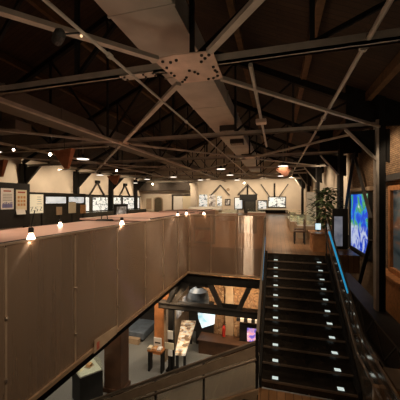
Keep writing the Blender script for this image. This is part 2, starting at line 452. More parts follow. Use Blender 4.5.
def conduit(label, pts, r, clips=()):
    t = thing('conduit', label, 'pipe', pts[0])
    B().tube(pts, r).done('pipe', 'steel', t)
    for y in clips:
        p = Vector(pts[0]); B().tube([(p.x, y-.04, p.z), (p.x, y+.04, p.z)], r*1.8).done('coupling', 'steel', t)
    return t
conduit('thin steel conduit sloping past the black spotlight at upper left', [(-2.28, 1.6, 3.62), (-2.28, 28, 3.62)], .022, (3.4, 6.8, 10.2, 13.6))
conduit('steel conduit running towards the brick wall side of the roof', [(1.35, 1.5, 4.05), (1.35, 31, 4.05)], .04, (5, 9, 13))
t = conduit('steel conduit carrying a pale junction box right of the duct', [(-.45, 4.9, 3.96), (-.45, 12.6, 3.96)], .04)
box(-.60, -.30, 8.12, 8.42, 3.82, 3.94).done('junction_box', 'plate', t, .02)
conduit('lighting track pipe across the left bay above the display boards', [(-15, 9.6, 3.72), (-6.5, 9.6, 3.72)], .03)
conduit('lighting track pipe across the bay beyond the second truss', [(-15, 16.1, 3.72), (-6.5, 16.1, 3.72)], .03)
conduit('lighting track pipe across the middle of the far roof', [(-8, 19, 3.75), (3, 19, 3.75)], .03)
conduit('lighting track pipe across the roof close to the far wall', [(-15, 28, 3.75), (3, 28, 3.75)], .03)

# ------------------------------------------------------------------ lamps
def add_light(kind, loc, energy, col=(1, .72, .46), size=.15, to=None, angle=1.2, blend=.6):
    l = bpy.data.lights.new('lamp_light', kind); l.energy = energy; l.color = col
    if kind == 'AREA': l.shape = 'DISK'; l.size = size
    else: l.shadow_soft_size = size
    if kind == 'SPOT': l.spot_size = angle; l.spot_blend = blend
    o = bpy.data.objects.new('lamp_light', l); COL.objects.link(o); o.location = loc
    if to is not None:
        o.rotation_euler = (Vector(to) - Vector(loc)).to_track_quat('-Z', 'Y').to_euler()
    return o

pend = [(-8.29, 10.35, 'white disc pendant lamp nearest the camera at left'),
        (-10.2, 7.8, 'white disc pendant lamp above the dark poster board'),
        (-12.4, 17.3, 'white disc pendant lamp below and right of the nearest left one'),
        (-14.6, 26.5, 'white disc pendant lamp hanging deep by the left wall trusses'),
        (-7.9, 20.4, 'white disc pendant lamp left of the cream post'),
        (-6.7, 24.1, 'white disc pendant lamp just above the cream post'),
        (-3.17, 15.9, 'white disc pendant lamp beside the main duct, nearest of three'),
        (-3.3, 19.9, 'white disc pendant lamp beside the main duct, middle of three'),
        (-3.5, 25.0, 'white disc pendant lamp beside the main duct, farthest of three'),
        (.31, 15.4, 'white disc pendant lamp above the copper hood over the far floor'),
        (.30, 21.7, 'white disc pendant lamp behind the copper hood'),
        (-11.0, 22.0, 'white disc pendant lamp left of the arched doorway')]
first = None
for x, y, lb in pend:
    if first is None:
        t = first = thing('pendant_lamp', lb, 'lamp', (x, y, 3.4), 'white disc pendants')
        B().lathe((x, y, 3.4), [(.27, 0), (.28, .02), (.22, .07), (.07, .11), (.05, .2)], 24).done('shade', 'steel_dark', t)
        B().lathe((x, y, 3.4), [(.25, -.012), (.255, -.002)], 24).done('diffuser', 'disc_on', t)
        B().tube([(x, y, 3.6), (x, y, 4.4)], .008, 6).done('cord', 'steel', t)
    else:
        copy_tree(first, (x, y, 3.4), lb)
    add_light('SPOT', (x, y, 3.36), 260, (1, .74, .48), .22, (x, y, 0), 2.6, .5)

def spot(name, label, p, aim, r=.07, mat='lamp_on', stem=3.72):
    p = Vector(p); d = (Vector(aim) - p).normalized()
    t = thing('track_spotlight', label, 'spotlight', p, None)
    B().lathe(p, [(r*.55, -.22), (r*.9, -.18), (r, -.02), (r*1.05, 0)], 14, d).done('lamp_head', 'black', t)
    B().lathe(p, [(r*.85, .001), (r*.8, .006)], 14, d).done('lens', mat, t)
    q = p - d*.12
    B().tube([q, (q.x, q.y, stem)], .012, 6).done('stem', 'black', t)
    return t
spot('s', 'glaring round spotlight on the track above the left display boards', (-9.2, 9.45, 3.5), (-3, 3, 1.6))
spot('s', 'bright spotlight hanging at the left wall side beyond the second truss', (-10.1, 15.85, 3.5), (-3, 4, 1.5))
spot('s', 'small bright spotlight by the corner of the left and far walls', (-13.3, 28, 3.35), (-4, 6, 1.6), .09)
spot('s', 'small bright spotlight over the black screen at the far wall', (-3.2, 28, 3.3), (-1, 4, 1.4), .09)
spot('s', 'small spotlight high at the left edge over the poster board', (-9.7, 8.2, 3.5), (-8, 2, 1.5), .05)
t = thing('black_spotlight', 'black oval spotlight head clipped to the thin conduit at upper left', 'spotlight', (-2.42, 2.75, 3.56))
B().lathe((-2.50, 2.70, 3.53), [(.03, -.10), (.062, -.06), (.068, .02), (.058, .10)], 16, (-.5, .3, -.15)).done('lamp_head', 'black', t)
B().lathe((-2.30, 2.84, 3.58), [(.014, -.012), (.018, 0), (.012, .012)], 10, (0, -1, -1)).done('pilot_light', emit('amber_pilot', (1, .7, .4), 1.2), t)
B().tube([(-2.46, 2.72, 3.56), (-2.28, 2.84, 3.62)], .012, 6).done('bracket', 'black', t)

# wall-washing light of the gallery (spotlights between the trusses)
warm = (1, .77, .53)
for y in (16, 19.5, 23, 26.5, 30, 33):
    add_light('SPOT', (-14.6, y, 3.9), 420, warm, .1, (-18, y, 2.0), 1.7, .8)
for x in (-15, -11.5, -8, -4.5, -1.5, 1.5):
    add_light('SPOT', (x, 31.2, 3.9), 420, warm, .1, (x, 34.6, 1.8), 1.7, .8)
for y in (20, 24, 28, 32):
    add_light('SPOT', (1.2, y, 3.9), 260, warm, .1, (4.1, y, 1.8), 1.6, .8)

# ------------------------------------------------------------------ balustrades round the void
def mini_lamp(x, y, z, label, cable=False):
    t = thing('rail_spotlight', label, 'spotlight', (x, y, z), 'little spotlights along the balustrades')
    B().lathe((x, y, z), [(.045, .0), (.043, .02), (.026, .06), (.024, .075)], 16).done('bell', 'bell_on', t)
    B().lathe((x, y, z), [(.030, .076), (.032, .085), (.032, .135), (.02, .145)], 12).done('housing', 'black', t)
    if cable:
        B().tube([(x, y, z+.14), (x+.03, y, z+.26), (x+.06, y, z+.36)], .006, 6).done('cable', 'black', t)
    add_light('POINT', (x+.02, y-.02, z-.02), 1.6, (1, .66, .42), .04)
    return t
ZT, ZB = 1.07, -.90
t = thing('glass_balustrade', 'long bronze-tinted glass balustrade along the left side of the void', 'balustrade', (-2.97, 1.2, ZB))
seams = [1.2, 2.39, 3.50, 4.64, 5.80, 6.85, 8.01, 9.0]
for a, b_ in zip(seams[:-1], seams[1:]):
    box(-2.965, -2.945, a+.012, b_-.012, ZB+.03, ZT).done('glass_panel', 'bronze', t)
for y in seams[:-1]:
    p = box(-2.99, -2.938, y-.012, y+.018, ZB+.03, ZT-.03).done('post', 'post', t)
    box(-3.025, -2.972, y-.055, y+.065, ZB+.03, ZT-.03).done('mullion', 'steel_dark', t)
    for z in (-.45, .25):
        B().lathe((-2.94, y, z), [(.022, 0), (.022, .022), (.014, .03)], 12, (1, 0, 0)).done('glass_clamp', 'rail', p)
box(-2.985, -2.93, 1.2, 9.0, ZT, ZT+.022).done('top_rail', 'post', t)
box(-3.0, -2.91, 1.2, 9.02, ZB-.03, ZB+.03).done('bottom_trim', 'trim', t)
t = thing('glass_balustrade', 'bronze-tinted glass balustrade across the far end of the void', 'balustrade', (-1.7, 9.0, ZB))
sx = [-2.88, -2.14, -1.29, -.40]
for a, b_ in zip(sx[:-1], sx[1:]):
    box(a+.012, b_-.012, 8.985, 9.005, ZB+.03, ZT).done('glass_panel', 'bronze_far', t)
for x in sx:
    p = box(x-.022, x+.022, 9.007, 9.028, ZB+.03, ZT-.03).done('post', 'post', t)
    for z in (-.30, .02):
        B().lathe((x, 9.0, z), [(.022, 0), (.022, .03), (.014, .035)], 12, (0, -1, 0)).done('glass_clamp', 'rail', p)
box(-2.905, -.38, 8.97, 9.03, ZT, ZT+.022).done('top_rail', 'post', t)
box(-2.905, -.38, 8.95, 9.04, ZB-.03, ZB+.03).done('bottom_trim', 'trim', t)
mini_lamp(-2.96, 2.74, 1.093, 'glowing little spotlight on the left balustrade nearest the camera', True)
mini_lamp(-4.55, 4.95, 1.021, 'glowing little spotlight on the rear edge of the nearest rose counter')
mini_lamp(-2.96, 4.83, 1.093, 'glowing little spotlight on the middle of the left balustrade')
mini_lamp(-3.32, 9.0, 1.041, 'glowing little spotlight left of the pair at the balustrade corner')
mini_lamp(-2.97, 8.9, 1.093, 'glowing little spotlight right of the pair at the balustrade corner')
mini_lamp(-2.38, 9.0, 1.092, 'glowing little spotlight on the far balustrade')
# pink-beige printed card clipped to the bottom trim of the left balustrade
t = thing('notice_card', 'small pinkish notice card clipped to the left balustrade bottom', 'sign', (-2.9, 4.2, ZB))
B().prism([(3.88, -.95), (4.55, -.93), (4.58, -.775), (3.90, -.735)], 'x', -2.905, -2.895).done('card', 'tan', t)
box(-2.894, -2.890, 3.95, 4.02, -.92, -.80).done('print_block', 'red_ink', t)

# ------------------------------------------------------------------ rose-topped counters behind the left balustrade
def counter(label, x0, x1, y0, y1, h):
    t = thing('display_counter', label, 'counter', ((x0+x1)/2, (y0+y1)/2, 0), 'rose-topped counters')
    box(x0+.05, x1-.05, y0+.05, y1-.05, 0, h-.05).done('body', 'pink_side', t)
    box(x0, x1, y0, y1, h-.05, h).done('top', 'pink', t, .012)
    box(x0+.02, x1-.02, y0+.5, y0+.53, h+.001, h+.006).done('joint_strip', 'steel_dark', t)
    b = box(x1-.20, x1-.17, y0+.1, y1-.1, h+.001, h+.03); b.done('edge_rail', 'steel_dark', t)
    return t
counter('rose-brown topped display counter nearest the camera behind the left balustrade', -4.95, -3.12, 1.4, 6.35, 1.02)
counter('rose-brown topped display counter in the middle of the row', -5.65, -3.2, 6.9, 11.3, 1.04)
counter('rose-brown topped display counter at the far end by the void corner', -5.35, -3.3, 11.9, 15.2, 1.06)

# ------------------------------------------------------------------ main staircase
NT, RUN, RISE = 11, .299, .155
X0, X1 = -.27, 1.31
Y0s, Z0s = 5.16, -1.705
t = thing('staircase', 'dark open-well staircase with lit step markers rising to the upper floor', 'staircase', (.5, Y0s, -1.86))
for k in range(NT):
    y, z = Y0s + k*RUN, Z0s + k*RISE
    tr = box(X0, X1, y, y+RUN+.02, z-.035, z).done('tread', 'tread', t)
    box(X0, X1, y-.012, y+.014, z-.03, z+.003).done('nosing', 'nosing', tr)
    for x in (-.09, 1.01 + .006*k):
        box(x+.005, x+.11, y+.058, y+.14, z+.001, z+.008).done('step_light', 'step_on', tr)
    box(X0, X1, y+.02, y+.04, z-RISE, z-.035).done('riser', 'tread', t)
box(X0, X1, Y0s+NT*RUN-.001, Y0s+NT*RUN+.02, -RISE, -.001).done('riser', 'tread', t)
for x0, x1 in ((X0-.05, X0-.005), (X1+.005, X1+.05)):
    ya, yb = Y0s-.005, Y0s+NT*RUN
    B().prism([(ya, Z0s-.30), (yb, -.30), (yb, .06), (yb-.1, .06), (ya, Z0s+.06)], 'x', x0, x1).done('stringer', 'steel_black', t)
landing = tag(box(-.32, 1.36, 3.3, 5.145, -1.96, -1.86).done('stair_landing', 'floor'), 'brown boarded landing at the foot of the main stairs', 'landing')

SLOPE = RISE/RUN
def sz(y, h): return Z0s + (y - Y0s)*SLOPE + h            # height h above the nosing line
# right balustrade of the main stairs
t = thing('stair_balustrade', 'sloping glass balustrade with blue light strip on the right of the stairs', 'balustrade', (1.38, 5.2, -1.86))
ys = [5.10, 6.0, 6.9, 7.8, 8.6]
for a, b_ in zip(ys[:-1], ys[1:]):
    B().prism([(a+.01, sz(a, -.12)), (b_-.01, sz(b_, -.12)), (b_-.01, sz(b_, .98)), (a+.01, sz(a, .98))], 'x', 1.375, 1.39).done('glass_panel', 'mirror', t)
    box(1.365, 1.40, b_-.018, b_+.018, sz(b_, -.2), sz(b_, .86)).done('post', 'steel_dark', t)
box(1.375, 1.39, 3.5, 5.09, -1.93, -.775).done('glass_panel', 'mirror', t)
B().bar((1.382, 5.06, -.76), (1.382, 8.6, sz(8.6, 1.0)), .035, .03).done('top_rail', 'rail', t)
B().bar((1.382, 3.5, -.76), (1.382, 5.08, -.76), .035, .03).done('top_rail', 'rail', t)
h = B().tube([(1.32, 3.4, -1.04), (1.32, 5.25, -1.04), (1.32, 8.5, sz(8.5, .60))], .020).done('handrail', 'rail', t)
for y in (5.6, 6.6, 7.6):
    B().tube([(1.32, y, sz(y, .60)), (1.38, y, sz(y, .60))], .010, 6).done('bracket', 'rail', h)
B().bar((1.362, 6.1, sz(6.1, .95)), (1.362, 8.2, sz(8.2, .84)), .02, .05).done('light_strip', 'led', t)  # glowing blue strip along the upper rail
box(1.30, 1.37, 4.33, 4.41, -1.86, -1.02).done('newel_post', 'trim', t)
box(1.36, 1.41, 8.60, 8.66, -.2, 1.0).done('newel_post', 'steel_dark', t)
# left balustrade of the main stairs
t = thing('stair_balustrade', 'edge-on glass balustrade with tall steel posts on the left of the stairs', 'balustrade', (-.33, 5.2, -1.86))
for a, b_ in zip(ys[:-1], ys[1:]):
    B().prism([(a+.01, sz(a, -.12)), (b_-.01, sz(b_, -.12)), (b_-.01, sz(b_, .90)), (a+.01, sz(a, .90))], 'x', -.345, -.33).done('glass_panel', 'clear', t)
B().bar((-.338, 5.06, sz(5.06, .92)), (-.338, 8.6, sz(8.6, .92)), .05, .04).done('top_rail', 'rail', t)
for y, zz in ((5.08, -1.9), (8.62, -.2)):
    box(-.375, -.323, y-.03, y+.03, zz, sz(y, .94)).done('newel_post', 'steel_black', t)
box(-.37, -.33, 8.75, 8.81, -.9, 1.07).done('newel_post', 'rail', t)
for y in (6.0, 7.2):
    box(-.365, -.323, y-.015, y+.015, sz(y, -.2), sz(y, .86)).done('post', 'steel_dark', t)
B().bar((-.322, 6.4, sz(6.4, .83)), (-.322, 7.9, sz(7.9, .83)), .02, .035).done('light_strip', 'led', t)  # glowing strip put in for the blue reflection on this glass
# lower flight turning left from the landing
t = thing('lower_staircase', 'lower flight of dark stairs going down to the left from the landing', 'staircase', (-.4, 4.3, ZL))
n2 = 17
for k in range(n2):
    x1 = -.32 - k*.30; z = -1.86 - (k+1)*.155
    if z < ZL + .02: break
    tr = box(x1-.31, x1, 3.55, 5.0, z-.035, z).done('tread', 'tread', t)
    box(x1-.31, x1-.285, 3.55, 5.0, z-.03, z+.003).done('nosing', 'nosing', tr)
    box(x1-.02, x1, 3.55, 5.0, z, z+.12).done('riser', 'tread', t)
B().prism([(-.32, -1.86-.45), (-5.4, -4.5), (-5.4, -4.42), (-.32, -1.80)], 'y', 5.0, 5.04).done('stringer', 'trim', t)
t = thing('lower_stair_balustrade', 'sloping glass balustrade of the lower flight, running down to the left', 'balustrade', (-.4, 5.08, ZL))
LS = .505
def lz(x, h): return -1.86 + (x + .32)*LS + h
xs = [-.36, -1.35, -2.35, -3.35, -4.4]
for a, b_ in zip(xs[:-1], xs[1:]):
    B().prism([(a-.01, lz(a, -.1)), (b_+.01, lz(b_, -.1)), (b_+.01, lz(b_, .86)), (a-.01, lz(a, .86))], 'y', 5.08, 5.095).done('glass_panel', 'clear', t)
    box(b_-.02, b_+.02, 5.07, 5.105, lz(b_, -.15), lz(b_, .84)).done('post', 'steel_dark', t)
B().bar((-.34, 5.088, lz(-.34, .88)), (-4.45, 5.088, lz(-4.45, .88)), .06, .045).done('top_rail', 'rail', t)
B().bar((-.34, 5.07, lz(-.34, .73)), (-4.45, 5.07, lz(-4.45, .73)), .03, .16).done('rail_fascia', 'post', t)
B().tube([(-.36, 5.02, lz(-.36, .60)), (-4.45, 5.02, lz(-4.45, .60))], .022).done('handrail', 'rail', t)
B().bar((-.34, 5.085, lz(-.34, -.02)), (-4.45, 5.085, lz(-4.45, -.02)), .03, .10).done('bottom_channel', 'trim', t)

# ------------------------------------------------------------------ girders under the floor
t = thing('floor_girder', 'black steel lattice girder under the far edge of the void', 'girder', (-1.5, 9.2, -2.3))
box(-4.1, 1.3, 9.10, 9.32, -1.30, -1.06).done('top_chord', 'steel_black', t)
b = B(); b.box(-4.1, 1.3, 9.10, 9.13, -2.30, -2.06); b.box(-4.1, 1.3, 9.10, 9.32, -2.30, -2.27); b.box(-4.1, 1.3, 9.02, 9.32, -2.08, -2.05)
b.done('bottom_chord', 'steel_dark', t)
for xa, xb in ((-2.25, -1.80), (-.85, -1.25), (-2.95, -3.60)):
    B().bar((xa, 9.2, -1.25), (xb, 9.2, -2.12), .16, .12, (0, 1, 0)).done('web_diagonal', 'steel_dark', t)
B().prism([(-1.95, -2.08), (-1.1, -2.08), (-1.22, -1.92), (-1.82, -1.92)], 'y', 9.14, 9.20).done('gusset_plate', 'steel_black', t)
B().prism([(-3.1, -1.28), (-2.1, -1.28), (-2.2, -1.42), (-2.95, -1.42)], 'y', 9.14, 9.20).done('gusset_plate', 'steel_black', t)
t = thing('floor_girder', 'dark steel beam under the left side of the void beside the orange post', 'girder', (-3.3, 7, -1.3))
box(-3.45, -3.20, 1, 9.1, -1.28, -.94).done('top_chord', 'steel_black', t)
B().bar((-3.75, 9.15, -2.15), (-3.32, 9.0, -1.3), .16, .14).done('knee_brace', 'steel_black', t)
t = thing('wall_girder', 'black steel walkway girder running beside the brick wall right of the stairs', 'girder', (3.05, 9, -3.0))
box(2.95, 3.0, 5, 16, -3.0, -2.1).done('web', 'steel_black', t)
box(2.85, 3.45, 5, 16, -2.10, -2.04).done('top_flange', 'steel_dark', t)
box(2.85, 3.10, 5, 16, -3.06, -3.0).done('bottom_flange', 'steel_dark', t)
for k in range(6):
    y = 5.6 + k*1.7
    B().bar((2.94, y, -2.95), (2.94, y+.8, -2.15), .03, .03, (1, 0, 0)).done('lattice_bar', 'steel_dark', t)
    B().bar((2.94, y+.8, -2.15), (2.94, y+1.6, -2.95), .03, .03, (1, 0, 0)).done('lattice_bar', 'steel_dark', t)

# ------------------------------------------------------------------ columns and wall bracing
rc = ['black steel column with knee brace on the brick wall nearest the stairs', 'black steel column with knee brace beyond the blue map screen',
      'black steel column with knee brace, third along the right side', 'black steel column with knee brace, fourth along the right side',
      'black steel column with knee brace, last on the right side']
for Y, lb in zip(TY[1:], rc):
    zb = ZL if Y < 18 else 0
    cx = {0: 3.14, 1: 3.07, 2: 2.7, 3: 2.64, 4: 2.6}[rc.index(lb)]
    t = thing('steel_column', lb, 'column', (cx+.3, Y, zb), 'columns of the right wall')
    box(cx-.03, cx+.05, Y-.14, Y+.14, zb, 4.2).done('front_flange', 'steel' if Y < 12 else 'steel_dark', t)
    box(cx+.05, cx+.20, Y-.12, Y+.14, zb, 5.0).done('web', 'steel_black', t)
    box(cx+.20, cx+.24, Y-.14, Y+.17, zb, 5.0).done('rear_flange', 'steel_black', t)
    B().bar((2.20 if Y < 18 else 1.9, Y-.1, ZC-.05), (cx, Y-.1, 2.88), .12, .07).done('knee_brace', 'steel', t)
    B().prism([(cx-.75, 3.9), (cx+.4, 3.9), (cx+.4, 2.8), (cx, 2.95)], 'y', Y-.02, Y+.08).done('knee_plate', 'steel_black', t)
    B().prism([(cx-.9, 4.0), (4.15, 4.0), (4.15, 5.05), (cx-.9, 5.45)], 'y', Y-.06, Y+.06).done('eave_plate', 'steel_black', t)
lc = ['dark steel column on the left wall beside the poster board', 'dark steel column on the left wall beyond the dark cabinet', 'dark steel column on the left wall between photo windows',
      'dark steel column on the left wall by the far corner']
for Y, lb in zip(TY[2:], lc):
    t = thing('steel_column', lb, 'column', (-17.8, Y, 0), 'columns of the left wall')
    box(-18.0, -17.55, Y-.15, Y+.15, 0, 4.2).done('shaft', 'steel_black', t)
    B().prism([(-17.55, 2.7), (-17.55, 3.98), (-16.2, 3.98)], 'y', Y-.08, Y+.08).done('knee_plate', 'steel_black', t)
ab = ['dark A-shaped wall brace over the first photo window of the left wall', 'dark A-shaped wall brace over the second photo window of the left wall']
for Y, lb in zip((24.6, 30.0), ab):
    t = thing('wall_brace', lb, 'brace', (-17.95, Y, 1.9))
    for d in (-1.35, 1.35):
        B().bar((-17.95, Y, 3.4), (-17.95, Y+d, 1.9), .12, .14, (1, 0, 0)).done('strut', 'steel_dark', t)
    box(-18.0, -17.8, Y-.3, Y+.3, 3.3, 3.6).done('head_plate', 'steel_black', t)
t = thing('wall_brace', 'steel A-shaped brace in front of the blue map screen', 'brace', (3.85, 15.6, .7))
B().bar((3.85, 16.0, 3.85), (3.85, 18.0, .6), .10, .14, (1, 0, 0)).done('strut', 'steel_dark', t)
B().bar((3.85, 15.8, 3.85), (3.85, 13.25, .8), .09, .12, (1, 0, 0)).done('strut', 'steel_dark', t)
box(3.78, 3.92, 15.4, 16.4, 3.75, 4.0).done('head_plate', 'steel_black', t)
tag(B().bar((3.85, 13.27, -.13), (3.85, 15.03, -2.57), .10, .14, (1, 0, 0)).done('wall_strut', 'steel_black'), 'slanting black strut low on the brick wall under the map screen', 'brace')
for x, lb in ((-3.55, 'dark V-shaped brace on the far wall above the black screen'), (-.3, 'dark V-shaped brace on the far wall above the wide photo window'),
              (-7.0, 'dark slanting brace on the far wall right of the photo boards')):
    t = thing('wall_brace', lb, 'brace', (x, 34.6, 2.2))
    for d in ((-1.2, 1.2) if x != -.3 else (-1.6, 1.6)):
        if x == -.3: B().bar((x+d, 34.55, 3.5), (x+d*.35, 34.55, 2.0), .12, .16, (0, 1, 0)).done('strut', 'steel_dark', t)
        else: B().bar((x, 34.55, 3.5), (x+d, 34.55, 2.2), .12, .16, (0, 1, 0)).done('strut', 'steel_dark', t)
    if x != -7.0: box(x-.08, x+.08, 34.5, 34.65, 1.9, 3.6).done('post', 'steel_black', t)

# ------------------------------------------------------------------ right wall: map screen, framed seascape
t = thing('map_display', 'tall glowing blue and green map screen on the brick wall', 'screen', (4.1, 15.8, -1))
b = B()
for a in ((14.02, 14.2, -1.12, 1.98), (17.4, 17.6, -1.12, 1.98), (14.2, 17.4, -1.12, -.98), (14.2, 17.4, 1.88, 1.98)):
    b.box(4.0, 4.15, a[0], a[1], a[2], a[3])
b.done('frame', 'black', t)
o = box(4.06, 4.10, 14.2, 17.4, -.98, 1.88).done('screen', 'map', t)
tag(box(3.98, 4.15, 13.9, 17.8, 2.02, 2.20).done('window_lintel', 'tan'), 'pale stone lintel over the blue map screen', 'lintel')
t = thing('framed_diorama', 'orange timber framed picture window of a dim seascape at far right', 'picture', (4.1, 11.2, -1.0))
b = B(); b.box(4.0, 4.16, 11.60, 11.81, -1.05, 2.1); b.box(4.0, 4.16, 7.9, 8.07, -1.05, 2.1)
b.box(4.0, 4.16, 8.07, 11.60, -1.05, -.88); b.box(4.0, 4.16, 8.07, 11.60, 1.93, 2.1)
b.done('frame', 'timber', t)
box(4.10, 4.14, 8.07, 11.60, -.88, 1.93).done('picture', 'diorama', t)
tag(box(3.95, 4.16, 7.6, 12.4, 2.28, 2.5).done('window_lintel', 'steel_dark'), 'dark steel lintel over the framed seascape', 'lintel')
t = thing('timber_ledge', 'orange timber ledge box below the framed seascape', 'ledge', (3.9, 10.5, -2.4))
box(3.75, 4.14, 8.0, 12.2, -2.4, -1.15).done('body', 'timber', t)
box(3.70, 4.14, 7.95, 12.25, -1.15, -1.07).done('top', 'timber', t)
box(3.735, 3.749, 11.55, 11.85, -1.9, -1.45).done('vent', 'black', t)

t = thing('timber_crate', 'orange timber box end beyond the stair rail at the bottom right', 'box', (1.8, 4.4, -1.9))
box(1.56, 1.95, 4.28, 4.75, -1.75, -.98).done('body', 'timber', t, .02); box(1.55, 1.96, 4.27, 4.76, -.98, -.95).done('lid', 'tan', t)
box(1.5, 2.2, 4.0, 5.0, -1.86, -1.75).done('base', 'steel_black', t)
# ------------------------------------------------------------------ left wall: boards, cabinets, backlit photos
t = thing('poster_board', 'dark free-standing board carrying two posters at the left edge', 'board', (-10.05, 8.5, 0))
box(-10.12, -10.0, 6.0, 9.2, .5, 2.25).done('panel', 'black', t)
for y in (6.3, 9.0): box(-10.12, -10.0, y-.04, y+.04, 0, .5).done('leg', 'black', t)
t = thing('poster', 'white poster with red heading and blue bar chart', 'poster', (-9.99, 8.2, 1.2))
box(-9.998, -9.985, 7.93, 8.45, 1.22, 2.03).done('sheet', 'paper', t)
box(-9.984, -9.981, 8.03, 8.34, 1.90, 1.95).done('heading', 'red_ink', t)
box(-9.984, -9.981, 7.98, 8.40, 1.28, 1.42).done('chart_band', 'blue_ink', t)
for k in range(6): box(-9.984, -9.981, 8.0+k*.07, 8.04+k*.07, 1.42, 1.47+.02*(k % 3)).done('chart_bar', 'blue_ink', t)
for k in range(5): box(-9.984, -9.981, 8.0, 8.38, 1.55+k*.06, 1.57+k*.06).done('text_line', 'grey_ink', t)
t = thing('poster', 'cream poster with rows of small orange pictures', 'poster', (-9.99, 8.8, 1.2))
box(-9.998, -9.985, 8.56, 9.04, 1.16, 1.99).done('sheet', 'cream', t)
box(-9.984, -9.981, 8.63, 8.96, 1.86, 1.92).done('heading', 'red_ink', t)
for r in range(3):
    for c in range(3):
        box(-9.984, -9.981, 8.62+c*.13, 8.71+c*.13, 1.64-r*.15, 1.74-r*.15).done('picture', 'orange_ink', t)
t = thing('easel_card', 'small white card leaning below the two posters', 'sign', (-9.9, 8.9, 1.0))
B().hull([(-9.93, 8.55, 1.0), (-9.93, 8.95, 1.0), (-9.99, 8.95, 1.22), (-9.99, 8.55, 1.22), (-9.95, 8.55, 1.0), (-9.95, 8.95, 1.0), (-10.0, 8.95, 1.22), (-10.0, 8.55, 1.22)],
         [(0,1,2,3), (7,6,5,4), (0,4,5,1), (1,5,6,2), (2,6,7,3), (3,7,4,0)]).done('card', 'paper', t)
box(-10.0, -9.9, 8.5, 9.0, .96, 1.0).done('shelf', 'black', t)
t = thing('text_panel', 'glowing cream panel with brush-like writing beside the posters', 'sign', (-10.2, 9.6, .6))
box(-10.24, -10.16, 9.26, 10.05, 1.0, 1.83).done('sheet', emit('lit_cream_sheet', (1, .86, .58), .45), t)
for (y, z, w, h_) in ((9.72, 1.70, .20, .02), (9.70, 1.60, .24, .02), (9.74, 1.50, .18, .02), (9.70, 1.40, .26, .02)):
    box(-10.158, -10.154, y, y+w, z, z+h_).done('text_line', 'grey_ink', t)
for y in (9.3, 10.0): box(-10.24, -10.16, y-.02, y+.02, 0, .999).done('leg', 'black', t)
def stroke(pts, parent):
    b = B()
    for p, q in zip(pts[:-1], pts[1:]): b.bar((-10.155, *p), (-10.155, *q), .008, .03, (1, 0, 0))
    b.done('glyph', 'black', parent)
stroke([(9.36, 1.26), (9.50, 1.28), (9.38, 1.10), (9.54, 1.12)], t)
stroke([(9.76, 1.28), (9.64, 1.27), (9.62, 1.20), (9.74, 1.18), (9.72, 1.09), (9.60, 1.10)], t)
stroke([(9.84, 1.28), (9.96, 1.27), (9.86, 1.12), (9.98, 1.10)], t)

t = thing('wall_cabinet', 'dark olive display cabinet wall with two glowing strip windows', 'cabinet', (-12.1, 13.5, 0))
box(-12.4, -12.05, 11.1, 15.3, 0, 1.98).done('body', 'dark_panel', t)
for a, b_ in ((12.05, 13.51), (13.75, 15.08)):
    f = box(-12.05, -12.02, a-.05, b_+.05, 1.34, 1.82).done('window_frame', 'black', t)
    box(-12.019, -12.010, a, b_, 1.39, 1.76).done('pane', 'photo_pale', f)
box(-12.05, -12.01, 14.82, 15.10, .75, 1.30).done('side_window', 'photo_pale', t)
def standing_panel(label, x, y0, y1, z0, z1, mat):
    t = thing('exhibit_panel', label, 'exhibit', (x, (y0+y1)/2, 0))
    box(x-.04, x, y0, y1, z0, z1).done('board', mat, t)
    box(x-.06, x-.04, y0-.03, y1+.03, z0-.03, z1+.03).done('backing', 'black', t)
    box(x-.06, x, (y0+y1)/2-.03, (y0+y1)/2+.03, 0, z0).done('leg', 'black', t)
standing_panel('brown upright exhibit panel before the dark cabinet, first from the posters', -11.0, 11.72, 12.1, .80, 1.22, 'tan')
standing_panel('cream square exhibit panel in the middle before the dark cabinet', -11.0, 12.6, 13.15, .85, 1.45, 'cream')
standing_panel('reddish exhibit panel before the dark cabinet, next to the cream one', -11.0, 13.55, 14.0, .80, 1.30, 'orange_ink')
def lightbox(name, label, axis, pos, a0, a1, z0, z1, mat, bars=1, fr='black', cat='photo'):
    t = thing(name, label, cat, (pos, (a0+a1)/2, z0) if axis == 'x' else ((a0+a1)/2, pos, z0))
    d = 1 if axis == 'x' else -1
    def bx(p0, p1, u0, u1, w0, w1):
        p0, p1 = sorted((pos + d*p0, pos + d*p1))
        return box(p0, p1, u0, u1, w0, w1) if axis == 'x' else box(u0, u1, p0, p1, w0, w1)
    bx(0, .08, a0-.1, a1+.1, z0-.1, z1+.1).done('frame', fr, t)
    n = bars + 1
    for k in range(n):
        u0 = a0 + (a1-a0)*k/n + (.03 if k else 0); u1 = a0 + (a1-a0)*(k+1)/n - (.03 if k < bars else 0)
        bx(.081, .095, u0, u1, z0, z1).done('picture', mat, t)
    return t
lightbox('photo_window', 'first wide backlit photo window of the left wall, after the dark cabinet', 'x', -18.05, 22.2, 23.3, .5, 1.85, 'photo_pale', 0)
lightbox('photo_window', 'second wide backlit photo window of the left wall, under an A-shaped brace', 'x', -18.05, 23.9, 26.4, .5, 1.85, 'photo')
lightbox('photo_window', 'third wide backlit photo window of the left wall, behind the framed board', 'x', -18.05, 27.2, 29.1, .5, 1.88, 'photo')
lightbox('photo_window', 'fourth wide backlit photo window of the left wall, nearest the far corner', 'x', -18.05, 29.6, 33.6, .5, 1.9, 'photo', 2)
tag(box(-18.05, -17.9, 15, 34, 2.01, 2.12).done('picture_rail', 'steel_black'), 'dark horizontal rail over the left wall photo windows', 'rail')
struct('trim_left_dado', box(-18.05, -18.0, 10, 34, 0, 1.95), 'dark_panel')
t = thing('framed_board', 'small dark framed board holding a pale picture behind the middle counter', 'board', (-8.6, 14.0, 0))
box(-8.66, -8.6, 13.3, 14.7, .5, 1.35).done('frame', 'black', t)
box(-8.599, -8.59, 13.5, 14.5, .75, 1.2).done('picture', 'photo_grey', t)
